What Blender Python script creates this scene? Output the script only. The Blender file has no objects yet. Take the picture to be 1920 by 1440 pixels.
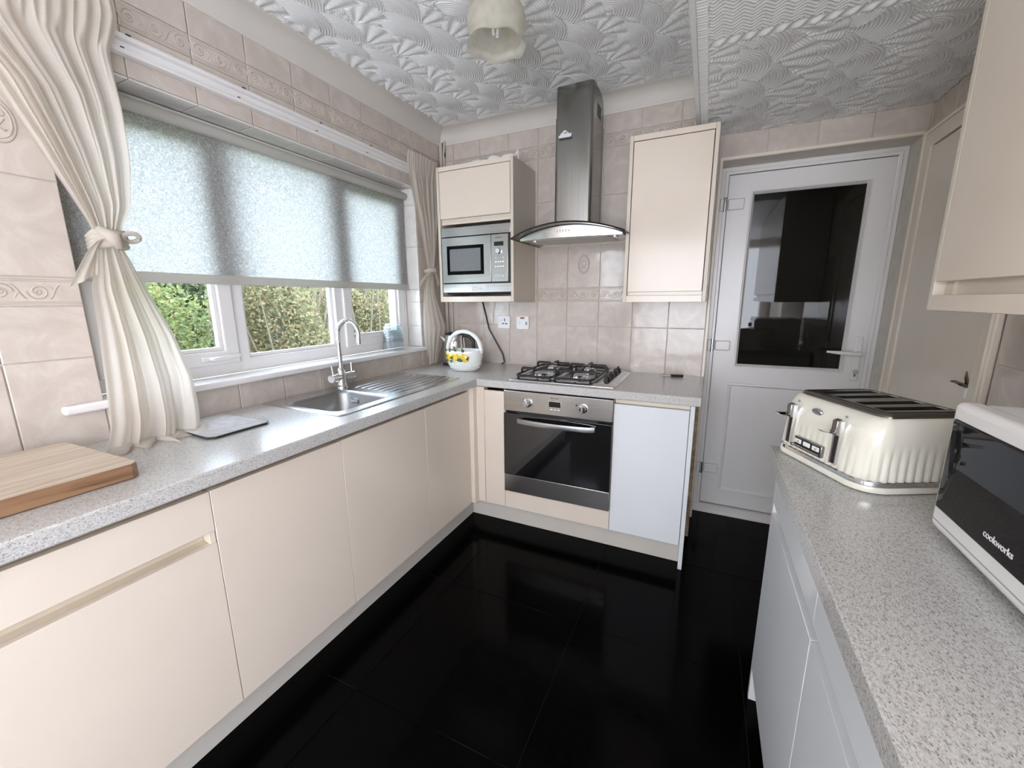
import bpy, math, random
import numpy as np
from mathutils import Vector, Matrix
random.seed(7); rng = np.random.default_rng(11)
SC = bpy.context.scene
COL = SC.collection
PI = math.pi

# ------------------------------------------------------------------ camera
yaw, pitch, roll, FPX = 0.4396, -0.2022, -0.0062, 767.66
fw = Vector((-math.sin(yaw)*math.cos(pitch), math.cos(yaw)*math.cos(pitch), math.sin(pitch)))
rt = Vector((math.cos(yaw), math.sin(yaw), 0)); up = rt.cross(fw)
r2 = math.cos(roll)*rt + math.sin(roll)*up; u2 = -math.sin(roll)*rt + math.cos(roll)*up
cd = bpy.data.cameras.new('camera'); cam = bpy.data.objects.new('camera', cd); COL.objects.link(cam)
cd.sensor_fit = 'HORIZONTAL'; cd.sensor_width = 36.0; cd.lens = FPX/1920*36; cd.clip_start = 0.02
M = Matrix((r2, u2, -fw)).transposed().to_4x4(); M.translation = Vector((1.7864, -2.6396, 1.3597))
cam.matrix_world = M; SC.camera = cam

# ------------------------------------------------------------------ world, lights, exposure
w = bpy.data.worlds.new('sky'); SC.world = w; w.use_nodes = True
bg = w.node_tree.nodes['Background']; bg.inputs[0].default_value = (0.71, 0.825, 1.0, 1); bg.inputs[1].default_value = 10.0
SC.view_settings.view_transform = 'Standard'; SC.view_settings.look = 'None'
SC.view_settings.exposure = -0.15; SC.view_settings.gamma = 1.0; SC.view_settings.use_curve_mapping = False
SC.cycles.use_denoising = True
SC.cycles.max_bounces = 9; SC.cycles.diffuse_bounces = 4; SC.cycles.glossy_bounces = 4; SC.cycles.use_adaptive_sampling = True; SC.cycles.adaptive_threshold = 0.02
SC.cycles.transparent_max_bounces = 12; SC.cycles.transmission_bounces = 8
SC.cycles.caustics_reflective = False; SC.cycles.caustics_refractive = False
def area(name, loc, rot, sx, sy, energy, color, portal=False, spread=None):
    l = bpy.data.lights.new(name, 'AREA'); l.shape = 'RECTANGLE'; l.size = sx; l.size_y = sy
    l.energy = energy; l.color = color
    o = bpy.data.objects.new(name, l); COL.objects.link(o); o.location = loc; o.rotation_euler = rot
    if portal: l.cycles.is_portal = True
    if spread: l.spread = spread
    return o
# daylight: sky through the kitchen window (portal), a rear window behind the camera; plus two added warm fills out of view
area('window_portal', (-0.20, -1.165, 1.56), (0, -PI/2, 0), 1.06, 1.72, 1, (1, 1, 1), True)
area('rear_warm_fill', (1.65, -4.30, 1.30), (PI/2, 0, 0), 1.7, 1.6, 25, (1.0, 0.74, 0.51))  # added warm fill from behind the camera, its source is unseen
area('rear_window_daylight', (0.29, -4.30, 1.75), (PI/2, 0, 0), 0.42, 0.75, 4.0, (1.0, 0.97, 0.94))
area('side_warm_fill', (2.72, -3.70, 1.10), (0, PI/2, 0), 1.9, 0.9, 7.5, (1.0, 0.50, 0.24))  # added warm fill for the left cabinet fronts, no real door there
sun = bpy.data.lights.new('sun', 'SUN'); sun.energy = 2.0; sun.angle = math.radians(3); sun.color = (1.0, 0.93, 0.82)
so = bpy.data.objects.new('sun', sun); COL.objects.link(so)
so.rotation_euler = Vector((-0.55, 0.35, -0.75)).to_track_quat('-Z', 'Y').to_euler()

# ------------------------------------------------------------------ materials
def nodes(name):
    m = bpy.data.materials.new(name); m.use_nodes = True
    nt = m.node_tree; nt.nodes.clear()
    out = nt.nodes.new('ShaderNodeOutputMaterial'); b = nt.nodes.new('ShaderNodeBsdfPrincipled')
    nt.links.new(b.outputs[0], out.inputs[0])
    return m, nt, b, out
def N(nt, t, **kw):
    n = nt.nodes.new(t)
    for k, v in kw.items():
        if k in n.inputs.keys(): n.inputs[k].default_value = v
        else: setattr(n, k, v)
    return n
def coords(nt, scale=(1, 1, 1), kind='Object'):
    tc = N(nt, 'ShaderNodeTexCoord'); mp = N(nt, 'ShaderNodeMapping')
    nt.links.new(tc.outputs[kind], mp.inputs[0]); mp.inputs['Scale'].default_value = scale
    return mp.outputs[0]
def ramp(nt, src, stops):
    r = N(nt, 'ShaderNodeValToRGB'); e = r.color_ramp.elements
    while len(e) < len(stops): e.new(0.5)
    for i, (p, c) in enumerate(stops):
        e[i].position = p; e[i].color = (*c, 1)
    nt.links.new(src, r.inputs[0]); return r.outputs[0]
def plain(name, col, rough=0.4, metal=0.0, var=0.03, vscale=6, bump=0.0, bscale=80, spec=0.5, coat=0.0, stretch=(1, 1, 1), tint=1.0):
    m, nt, b, out = nodes(name); b.inputs['Specular Tint'].default_value = (tint, tint, tint, 1)
    b.inputs['Roughness'].default_value = rough; b.inputs['Metallic'].default_value = metal
    b.inputs['Specular IOR Level'].default_value = spec
    if coat: b.inputs['Coat Weight'].default_value = coat; b.inputs['Coat Roughness'].default_value = 0.06
    v = coords(nt, stretch)
    n = N(nt, 'ShaderNodeTexNoise', Scale=vscale, Detail=3.0)
    nt.links.new(v, n.inputs['Vector'])
    lo = tuple(max(0, c*(1-var)) for c in col); hi = tuple(min(1, c*(1+var)) for c in col)
    nt.links.new(ramp(nt, n.outputs[0], [(0.3, lo), (0.7, hi)]), b.inputs['Base Color'])
    if bump:
        n2 = N(nt, 'ShaderNodeTexNoise', Scale=bscale, Detail=2.0); nt.links.new(v, n2.inputs['Vector'])
        bp = N(nt, 'ShaderNodeBump', Strength=bump, Distance=0.002)
        nt.links.new(n2.outputs[0], bp.inputs['Height']); nt.links.new(bp.outputs[0], b.inputs['Normal'])
    return m
MT = {}
MT['cream'] = plain('cream_gloss_lacquer', (0.76, 0.665, 0.565), 0.16, var=0.015)
MT['white_gloss'] = plain('white_gloss_lacquer', (0.755, 0.775, 0.795), 0.14, var=0.01)
MT['cream_edge'] = plain('cream_edge', (0.74, 0.66, 0.54), 0.35, var=0.02)
MT['cream_panel'] = plain('cream_side_panel', (0.66, 0.59, 0.50), 0.4, var=0.02)
MT['plinth'] = plain('plinth_board', (0.62, 0.58, 0.52), 0.38, var=0.02)
MT['channel'] = plain('handle_channel', (0.62, 0.53, 0.41), 0.42, var=0.03)
MT['grout'] = plain('grout', (0.66, 0.615, 0.56), 0.85, var=0.06, vscale=20)
MT['white'] = plain('white_upvc', (0.81, 0.79, 0.775), 0.22, var=0.01)
MT['white_paint'] = plain('white_gloss_paint', (0.82, 0.735, 0.63), 0.3, var=0.02)
MT['cove'] = plain('coving_paint', (0.69, 0.655, 0.60), 0.6, var=0.04, vscale=3)
MT['artex'] = plain('artex_paint', (0.84, 0.84, 0.835), 0.42, var=0.015)
MT['wall_paint'] = plain('wall_paint', (0.76, 0.70, 0.63), 0.7, var=0.03)
MT['black_plastic'] = plain('black_plastic', (0.012, 0.012, 0.013), 0.3)
MT['black_iron'] = plain('black_enamel_iron', (0.010, 0.010, 0.011), 0.42, bump=0.15, bscale=300)
MT['dark'] = plain('dark_cavity', (0.006, 0.006, 0.006), 0.6)
MT['black_glass'] = plain('black_glass', (0.004, 0.004, 0.005), 0.03, spec=0.3, tint=0.25)
MT['oven_glass'] = plain('smoked_mirror_glass', (0.006, 0.006, 0.007), 0.015, spec=1.0, coat=1.0)
MT['chrome'] = plain('chrome', (0.80, 0.81, 0.83), 0.07, 1.0)
MT['chrome_dark'] = plain('dark_chrome', (0.30, 0.29, 0.29), 0.16, 1.0)
MT['cutlery_steel'] = plain('satin_steel', (0.60, 0.61, 0.62), 0.26, 1.0, var=0.05)
MT['grey_plastic'] = plain('grey_plastic', (0.35, 0.35, 0.36), 0.4)
MT['display'] = plain('display_glass', (0.012, 0.010, 0.010), 0.08)
MT['white_ceramic'] = plain('white_ceramic', (0.80, 0.80, 0.77), 0.12, var=0.02)
MT['lemon'] = plain('lemon_glaze', (0.80, 0.56, 0.06), 0.2, var=0.25, vscale=40)
MT['leaf_glaze'] = plain('leaf_glaze', (0.05, 0.11, 0.03), 0.25, var=0.3, vscale=60)
MT['toaster'] = plain('cream_enamel', (0.77, 0.74, 0.645), 0.10, var=0.015)
MT['toaster_top'] = plain('toaster_top_metal', (0.17, 0.155, 0.14), 0.24, 0.85, var=0.05)
MT['print_dark'] = plain('print_dark', (0.05, 0.05, 0.055), 0.4)
MT['print_white'] = plain('print_white', (0.82, 0.82, 0.82), 0.4)
MT['red'] = plain('red_neon', (0.45, 0.02, 0.02), 0.3)
MT['raw_board'] = plain('raw_chipboard', (0.33, 0.25, 0.16), 0.9, var=0.5, vscale=30)
MT['conduit'] = plain('conduit', (0.55, 0.50, 0.45), 0.5)
MT['brick'] = plain('outside_render', (0.55, 0.5, 0.45), 0.9, var=0.1)
MT['relief'] = plain('tile_relief_shadow_tint', (0.50, 0.43, 0.37), 0.30, var=0.08, vscale=30)  # greyer brown: shadow lines of the tile ridges are put into the colour
MT['trunk'] = plain('bark', (0.20, 0.16, 0.12), 0.9, var=0.3, vscale=20)
MT['lawn'] = plain('lawn', (0.11, 0.16, 0.05), 0.95, var=0.4, vscale=5)

def steel(name, col, rough, axis):
    m, nt, b, out = nodes(name)
    s = {'x': (2, 300, 300), 'y': (300, 2, 300), 'z': (300, 300, 2)}[axis]
    v = coords(nt, s); n = N(nt, 'ShaderNodeTexNoise', Scale=1.0, Detail=2.0); nt.links.new(v, n.inputs['Vector'])
    nt.links.new(ramp(nt, n.outputs[0], [(0.3, tuple(c*0.90 for c in col)), (0.7, tuple(min(1, c*1.06) for c in col))]), b.inputs['Base Color'])
    b.inputs['Metallic'].default_value = 1.0; b.inputs['Roughness'].default_value = rough
    bp = N(nt, 'ShaderNodeBump', Strength=0.12, Distance=0.0006); nt.links.new(n.outputs[0], bp.inputs['Height']); nt.links.new(bp.outputs[0], b.inputs['Normal'])
    return m
MT['steel_x'] = steel('brushed_steel_h', (0.62, 0.60, 0.58), 0.24, 'x')
MT['steel_z'] = steel('brushed_steel_v', (0.36, 0.35, 0.335), 0.25, 'z')
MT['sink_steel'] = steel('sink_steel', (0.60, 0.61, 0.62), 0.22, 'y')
MT['bowl_steel_dimmed'] = steel('bowl_steel_dimmed', (0.42, 0.43, 0.44), 0.33, 'x')  # sink steel darkened: the bowl's dimmer interior is put into the colour

def tile_mat(name, base, tint):
    m, nt, b, out = nodes(name)
    oi = N(nt, 'ShaderNodeObjectInfo')
    tc = N(nt, 'ShaderNodeTexCoord')
    add = N(nt, 'ShaderNodeVectorMath', operation='MULTIPLY_ADD')
    cmb = N(nt, 'ShaderNodeCombineXYZ')
    for i in range(3): nt.links.new(oi.outputs['Random'], cmb.inputs[i])
    nt.links.new(cmb.outputs[0], add.inputs[0]); add.inputs[1].default_value = (13, 27, 41); nt.links.new(tc.outputs['Object'], add.inputs[2])
    n = N(nt, 'ShaderNodeTexNoise', Scale=9.0, Detail=6.0, Roughness=0.62, Distortion=1.2); nt.links.new(add.outputs[0], n.inputs['Vector'])
    c1 = tuple(c*0.90 for c in base)
    nt.links.new(ramp(nt, n.outputs[0], [(0.30, c1), (0.50, base), (0.72, tint)]), b.inputs['Base Color'])
    b.inputs['Roughness'].default_value = 0.13
    n2 = N(nt, 'ShaderNodeTexNoise', Scale=11.0, Detail=1.0); nt.links.new(add.outputs[0], n2.inputs['Vector'])
    bp = N(nt, 'ShaderNodeBump', Strength=0.5, Distance=0.004); nt.links.new(n2.outputs[0], bp.inputs['Height']); nt.links.new(bp.outputs[0], b.inputs['Normal'])
    return m
MT['tile'] = tile_mat('marbled_wall_tile', (0.60, 0.525, 0.465), (0.68, 0.61, 0.56))
MT['reveal_tile'] = tile_mat('reveal_tile', (0.74, 0.71, 0.67), (0.78, 0.76, 0.73))

def worktop_mat():
    m, nt, b, out = nodes('speckled_worktop')
    v = coords(nt, (1, 1, 1))
    mp = N(nt, 'ShaderNodeMapping'); nt.links.new(v, mp.inputs[0]); mp.inputs['Rotation'].default_value = (0, 0, 0.5); mp.inputs['Scale'].default_value = (1.0, 0.55, 1.0)
    n = N(nt, 'ShaderNodeTexNoise', Scale=560.0, Detail=2.0, Roughness=0.6); nt.links.new(mp.outputs[0], n.inputs['Vector'])
    n2 = N(nt, 'ShaderNodeTexNoise', Scale=210.0, Detail=2.0); nt.links.new(mp.outputs[0], n2.inputs['Vector'])
    c = ramp(nt, n.outputs[0], [(0.33, (0.20, 0.19, 0.18)), (0.42, (0.52, 0.505, 0.48)), (0.58, (0.58, 0.565, 0.545)), (0.70, (0.68, 0.67, 0.65))])
    c2 = ramp(nt, n2.outputs[0], [(0.36, (0.80, 0.79, 0.78)), (0.48, (1, 1, 1)), (0.7, (1, 1, 1))])
    mx = N(nt, 'ShaderNodeMixRGB', blend_type='MULTIPLY'); mx.inputs[0].default_value = 1.0
    nt.links.new(c, mx.inputs[1]); nt.links.new(c2, mx.inputs[2]); nt.links.new(mx.outputs[0], b.inputs['Base Color'])
    b.inputs['Roughness'].default_value = 0.22; b.inputs['Specular IOR Level'].default_value = 0.6
    n3 = N(nt, 'ShaderNodeTexNoise', Scale=60.0, Detail=1.0); nt.links.new(v, n3.inputs['Vector'])
    bp = N(nt, 'ShaderNodeBump', Strength=0.15, Distance=0.001); nt.links.new(n3.outputs[0], bp.inputs['Height']); nt.links.new(bp.outputs[0], b.inputs['Normal'])
    return m
MT['worktop'] = worktop_mat()

def floor_mat():
    m, nt, b, out = nodes('black_polished_tile')
    v = coords(nt); n = N(nt, 'ShaderNodeTexNoise', Scale=40.0, Detail=4.0); nt.links.new(v, n.inputs['Vector'])
    nt.links.new(ramp(nt, n.outputs[0], [(0.3, (0.0007, 0.0007, 0.0007)), (0.7, (0.0016, 0.0016, 0.0017))]), b.inputs['Base Color'])
    nt.links.new(ramp(nt, n.outputs[0], [(0.3, (0.10,)*3), (0.7, (0.17,)*3)]), b.inputs['Roughness'])
    b.inputs['Specular IOR Level'].default_value = 0.05
    return m
MT['floor'] = floor_mat()
MT['floor_grout'] = plain('floor_grout', (0.012, 0.012, 0.013), 0.8, var=0.2, vscale=60)

def wood_mat(name, cols):
    m, nt, b, out = nodes(name)
    v = coords(nt, (22, 1.2, 22)); n = N(nt, 'ShaderNodeTexNoise', Scale=2.6, Detail=6.0, Distortion=0.6); nt.links.new(v, n.inputs['Vector'])
    nt.links.new(ramp(nt, n.outputs[0], [(0.30, cols[0]), (0.48, cols[1]), (0.70, cols[2])]), b.inputs['Base Color'])
    b.inputs['Roughness'].default_value = 0.42
    bp = N(nt, 'ShaderNodeBump', Strength=0.2, Distance=0.001); nt.links.new(n.outputs[0], bp.inputs['Height']); nt.links.new(bp.outputs[0], b.inputs['Normal'])
    return m
MT['wood'] = wood_mat('chopping_board_side', [(0.13, 0.065, 0.03), (0.25, 0.135, 0.07), (0.34, 0.20, 0.11)])
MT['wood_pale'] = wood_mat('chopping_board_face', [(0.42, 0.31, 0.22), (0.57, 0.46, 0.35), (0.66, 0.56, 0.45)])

def thin_glass(name, tint=(0.97, 0.985, 0.98), gloss=0.03, ior=1.45, extra=0.0):
    m, nt, b, out = nodes(name); nt.nodes.remove(b)
    t = N(nt, 'ShaderNodeBsdfTransparent'); t.inputs[0].default_value = (*tint, 1)
    g = N(nt, 'ShaderNodeBsdfGlossy'); g.inputs['Roughness'].default_value = gloss
    lw = N(nt, 'ShaderNodeLayerWeight'); mx = N(nt, 'ShaderNodeMixShader')
    pw = N(nt, 'ShaderNodeMath', operation='POWER'); nt.links.new(lw.outputs['Facing'], pw.inputs[0]); pw.inputs[1].default_value = 5.0
    f0 = ((ior-1)/(ior+1))**2
    a = N(nt, 'ShaderNodeMath', operation='MULTIPLY_ADD', use_clamp=True); nt.links.new(pw.outputs[0], a.inputs[0]); a.inputs[1].default_value = 0.9; a.inputs[2].default_value = f0*0.5+extra; src = a.outputs[0]
    nt.links.new(src, mx.inputs[0]); nt.links.new(t.outputs[0], mx.inputs[1]); nt.links.new(g.outputs[0], mx.inputs[2]); nt.links.new(mx.outputs[0], out.inputs[0])
    return m
MT['glass'] = thin_glass('window_glass')
MT['tumbler'] = thin_glass('tumbler_glass', (0.955, 0.975, 0.985), 0.03, 1.5, 0.07)
MT['canopy_glass'] = thin_glass('smoked_canopy_glass', (0.55, 0.57, 0.58), 0.03, 1.5, 0.04)
MT['board_glass'] = plain('printed_glass', (0.62, 0.62, 0.63), 0.06, var=0.12, vscale=30)

def cloth(name, col, trans, thru=0.0, weave=900, pattern=None):
    m, nt, b, out = nodes(name); nt.nodes.remove(b)
    d = N(nt, 'ShaderNodeBsdfDiffuse'); t = N(nt, 'ShaderNodeBsdfTranslucent')
    v = coords(nt, (1, 1, 1))
    if pattern:
        n = N(nt, 'ShaderNodeTexNoise', Scale=pattern, Detail=0.0, Distortion=1.6); nt.links.new(v, n.inputs['Vector'])
        c = ramp(nt, n.outputs[0], [(0.36, tuple(x*0.64 for x in col)), (0.44, col), (0.50, tuple(x*0.64 for x in col)), (0.56, tuple(x*0.66 for x in col)), (0.62, col)])
    else:
        n = N(nt, 'ShaderNodeTexNoise', Scale=weave, Detail=1.0); nt.links.new(v, n.inputs['Vector'])
        c = ramp(nt, n.outputs[0], [(0.3, tuple(x*0.90 for x in col)), (0.7, tuple(min(1, x*1.04) for x in col))])
    nt.links.new(c, d.inputs[0]); nt.links.new(c, t.inputs[0])
    mx = N(nt, 'ShaderNodeMixShader'); mx.inputs[0].default_value = trans
    nt.links.new(d.outputs[0], mx.inputs[1]); nt.links.new(t.outputs[0], mx.inputs[2])
    last = mx
    if thru:
        tr = N(nt, 'ShaderNodeBsdfTransparent'); m2 = N(nt, 'ShaderNodeMixShader'); m2.inputs[0].default_value = thru
        nt.links.new(mx.outputs[0], m2.inputs[1]); nt.links.new(tr.outputs[0], m2.inputs[2]); last = m2
    nt.links.new(last.outputs[0], out.inputs[0]); return m
MT['curtain'] = cloth('ivory_voile', (0.83, 0.77, 0.69), 0.5, 0.08)
MT['blind'] = cloth('scroll_weave_blind', (0.62, 0.61, 0.59), 0.58, 0.0, pattern=105)
MT['blind_hem'] = cloth('blind_hem', (0.62, 0.60, 0.55), 0.30)
MT['lampshade'] = cloth('frosted_glass_shade', (0.72, 0.69, 0.60), 0.45, 0.08, weave=30)

def leaf_mat(name, a, b_, c):
    m, nt, b, out = nodes(name); nt.nodes.remove(b)
    v = coords(nt); n = N(nt, 'ShaderNodeTexNoise', Scale=14.0, Detail=3.0); nt.links.new(v, n.inputs['Vector'])
    col = ramp(nt, n.outputs[0], [(0.35, a), (0.5, b_), (0.65, c)])
    d = N(nt, 'ShaderNodeBsdfDiffuse'); t = N(nt, 'ShaderNodeBsdfTranslucent'); mx = N(nt, 'ShaderNodeMixShader'); mx.inputs[0].default_value = 0.35
    nt.links.new(col, d.inputs[0]); nt.links.new(col, t.inputs[0]); nt.links.new(d.outputs[0], mx.inputs[1]); nt.links.new(t.outputs[0], mx.inputs[2]); nt.links.new(mx.outputs[0], out.inputs[0])
    return m
MT['leaf_green'] = leaf_mat('hedge_leaves', (0.13, 0.18, 0.07), (0.24, 0.28, 0.12), (0.42, 0.38, 0.17))
MT['leaf_yellow'] = leaf_mat('autumn_leaves', (0.17, 0.19, 0.11), (0.30, 0.28, 0.17), (0.44, 0.34, 0.18))
MT['leaf_dark'] = leaf_mat('dark_green_leaves', (0.11, 0.16, 0.09), (0.21, 0.26, 0.15), (0.36, 0.34, 0.22))  # deeper green foliage

# ------------------------------------------------------------------ mesh helpers
OFF = {}
class MB:
    def __init__(s): s.v = []; s.f = []; s.mi = []
    def add(s, vs, fs, mi=0):
        o = len(s.v); s.v += [tuple(map(float, p)) for p in vs]; s.f += [tuple(i+o for i in f) for f in fs]; s.mi += [mi]*len(fs); return s
    def box(s, x0, x1, y0, y1, z0, z1, mi=0):
        return s.add([(x0,y0,z0),(x1,y0,z0),(x1,y1,z0),(x0,y1,z0),(x0,y0,z1),(x1,y0,z1),(x1,y1,z1),(x0,y1,z1)],
                     [(0,3,2,1),(4,5,6,7),(0,1,5,4),(1,2,6,5),(2,3,7,6),(3,0,4,7)], mi)
    def prism(s, poly, axis, a, b, mi=0, caps=True):
        # poly: 2D points in the other two axes (cyclic order x->y,z  y->x,z  z->x,y)
        n = len(poly)
        def P(p, t): return {'x': (t, p[0], p[1]), 'y': (p[0], t, p[1]), 'z': (p[0], p[1], t)}[axis]
        vs = [P(p, a) for p in poly] + [P(p, b) for p in poly]
        fs = [(i, (i+1) % n, n+(i+1) % n, n+i) for i in range(n)]
        if caps: fs += [tuple(range(n))[::-1], tuple(range(n, 2*n))]
        return s.add(vs, fs, mi)
    def lathe(s, prof, c=(0, 0, 0), n=32, mi=0, axis='z', cap0=False, cap1=False, wob=None):
        vs = []
        for j, (r, z) in enumerate(prof):
            for i in range(n):
                a = 2*PI*i/n; rr, zz = (r, z) if wob is None else wob(r, z, a, j)
                p = (rr*math.cos(a), rr*math.sin(a), zz)
                if axis == 'x': p = (p[2], p[0], p[1])
                if axis == 'y': p = (p[0], p[2], p[1])
                vs.append((c[0]+p[0], c[1]+p[1], c[2]+p[2]))
        fs = [(j*n+i, j*n+(i+1) % n, (j+1)*n+(i+1) % n, (j+1)*n+i) for j in range(len(prof)-1) for i in range(n)]
        if cap0: fs.append(tuple(range(n))[::-1])
        if cap1: fs.append(tuple(range((len(prof)-1)*n, len(prof)*n)))
        return s.add(vs, fs, mi)
    def cyl(s, c, r, h, n=24, axis='z', mi=0):
        return s.lathe([(r, 0), (r, h)], c, n, mi, axis, True, True)
    def tube(s, pts, r, n=10, mi=0, caps=True, flat=1.0, upv=(0, 0, 1)):
        pts = [Vector(p) for p in pts]; k = len(pts); vs = []
        rr = r if isinstance(r, (list, tuple)) else [r]*k
        prev = None
        for i, p in enumerate(pts):
            t = (pts[min(i+1, k-1)]-pts[max(i-1, 0)]).normalized()
            a = prev if prev is not None else Vector(upv)
            if abs(a.dot(t)) > 0.98 and prev is None: a = Vector((1, 0, 0)) if abs(t.x) < 0.9 else Vector((0, 1, 0))
            a = (a - t*a.dot(t)).normalized(); b = t.cross(a); prev = a
            for j in range(n):
                th = 2*PI*j/n; vs.append(p + a*(rr[i]*math.cos(th)*flat) + b*(rr[i]*math.sin(th)))
        fs = [(i*n+j, i*n+(j+1) % n, (i+1)*n+(j+1) % n, (i+1)*n+j) for i in range(k-1) for j in range(n)]
        if caps: fs += [tuple(range(n))[::-1], tuple(range((k-1)*n, k*n))]
        return s.add(vs, fs, mi)
    def grid(s, P, mi=0, wrap=False):
        # P[i][j] points
        h, w_ = len(P), len(P[0]); vs = [p for r in P for p in r]
        fs = [(i*w_+j, i*w_+(j+1) % w_, (i+1)*w_+(j+1) % w_, (i+1)*w_+j) for i in range(h-1) for j in range(w_ if wrap else w_-1)]
        return s.add(vs, fs, mi)
    def slab(s, us, vs_, keep, axis, a, b, mi=0):
        # cell slab with holes: cells (i,j) of us x vs_ kept if keep(i,j); watertight sides
        def P(u, v, t): return {'x': (t, u, v), 'y': (u, t, v), 'z': (u, v, t)}[axis]
        nu, nv = len(us)-1, len(vs_)-1; K = [[keep(i, j) for j in range(nv)] for i in range(nu)]
        idx = {}; V = []; F = []
        def g(i, j, k):
            if (i, j, k) not in idx: idx[(i, j, k)] = len(V); V.append(P(us[i], vs_[j], a if k == 0 else b))
            return idx[(i, j, k)]
        for i in range(nu):
            for j in range(nv):
                if not K[i][j]: continue
                F.append((g(i,j,0), g(i,j+1,0), g(i+1,j+1,0), g(i+1,j,0))); F.append((g(i,j,1), g(i+1,j,1), g(i+1,j+1,1), g(i,j+1,1)))
                for di, dj, e in ((-1,0,((i,j),(i,j+1))), (1,0,((i+1,j+1),(i+1,j))), (0,-1,((i+1,j),(i,j))), (0,1,((i,j+1),(i+1,j+1)))):
                    q, r = i+di, j+dj
                    if 0 <= q < nu and 0 <= r < nv and K[q][r]: continue
                    (p1, p2) = e; F.append((g(*p1,0), g(*p1,1), g(*p2,1), g(*p2,0)))
        return s.add(V, F, mi)
    def xf(s, m):
        s.v = [tuple(m @ Vector(p)) for p in s.v]; return s
    def build(s, name, mat, parent=None, smooth=False, bevel=0.0, seg=2, local=False, sub=0, angle=40, solid=0.0):
        off = OFF.get(parent.name, Vector()) if parent and not local else Vector()
        me = bpy.data.meshes.new(name)
        me.from_pydata([(p[0]-off[0], p[1]-off[1], p[2]-off[2]) for p in s.v], [], s.f)
        mats = mat if isinstance(mat, (list, tuple)) else [mat]
        for m_ in mats: me.materials.append(MT[m_] if isinstance(m_, str) else m_)
        if len(mats) > 1: me.polygons.foreach_set('material_index', s.mi)
        me.validate(); me.update()
        o = bpy.data.objects.new(name, me); COL.objects.link(o)
        if parent: o.parent = parent; OFF[o.name] = OFF.get(parent.name, Vector())
        if smooth:
            me.polygons.foreach_set('use_smooth', [True]*len(me.polygons))
            if angle < 180: me.set_sharp_from_angle(angle=math.radians(angle))
        if bevel:
            b = o.modifiers.new('bevel', 'BEVEL'); b.width = bevel; b.segments = seg; b.limit_method = 'ANGLE'; b.angle_limit = math.radians(35); b.harden_normals = False
            if not smooth:
                me.polygons.foreach_set('use_smooth', [True]*len(me.polygons)); me.set_sharp_from_angle(angle=math.radians(30))
        if solid:
            b = o.modifiers.new('solid', 'SOLIDIFY'); b.thickness = solid; b.offset = 0
        if sub:
            b = o.modifiers.new('sub', 'SUBSURF'); b.levels = sub; b.render_levels = sub
        return o
def bx(*a): return MB().box(*a)
def tag(o, label=None, cat=None, group=None, kind=None):
    for k, v in (('label', label), ('category', cat), ('group', group), ('kind', kind)):
        if v: o[k] = v
    return o
def thing(name, loc, label, cat, group=None, rz=0.0):
    o = bpy.data.objects.new(name, None); COL.objects.link(o); o.location = loc; o.rotation_euler = (0, 0, rz); o.empty_display_size = 0.05
    OFF[o.name] = Vector(loc); tag(o, label, cat, group); return o
def struct(o, label=None): return tag(o, label, None, None, 'structure')
def lettering(txt, size, mat, parent, m, name='lettering', depth=0.0004, extra=1.0):
    c = bpy.data.curves.new('t', 'FONT'); c.body = txt; c.size = size; c.extrude = depth; c.align_x = 'LEFT'; c.space_character = extra
    t = bpy.data.objects.new('t', c); COL.objects.link(t)
    me = bpy.data.meshes.new_from_object(t.evaluated_get(bpy.context.evaluated_depsgraph_get()))
    bpy.data.objects.remove(t); bpy.data.curves.remove(c)
    off = OFF.get(parent.name, Vector())
    mm = Matrix.Translation(-off) @ m; me.transform(mm)
    me.materials.clear(); me.materials.append(MT[mat]); me.name = name
    o = bpy.data.objects.new(name, me); COL.objects.link(o); o.parent = parent; OFF[o.name] = off
    return o

H, T = 0.91, 0.866
XR, ZC, ZD, XD = 2.63, 2.505, 2.21, 1.672     # right wall, ceiling, dropped ceiling, edge of the dropped part
YR = -4.3
# ------------------------------------------------------------------ floor
fl = struct(bx(-0.3, XR+0.25, YR-0.1, 0.35, -0.06, -0.004).build('floor', 'floor_grout'), 'black floor of large polished square tiles')
P_ = 0.6255; tile_me = {}
for i in range(-1, 5):
    for j in range(-2, 7):
        x0, x1 = max(-0.1, 1.383+P_*(i-2)), min(XR, 1.383+P_*(i-1)); y1, y0 = min(0.20, -1.155+P_*(2-j)), max(YR, -1.155+P_*(1-j))
        if x1-x0 < 0.05 or y1-y0 < 0.05: continue
        MB().box(x0+.0012, x1-.0012, y0+.0012, y1-.0012, -0.004, 0.0).build('floor_tile', 'floor', fl, bevel=0.0008, seg=1)

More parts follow.
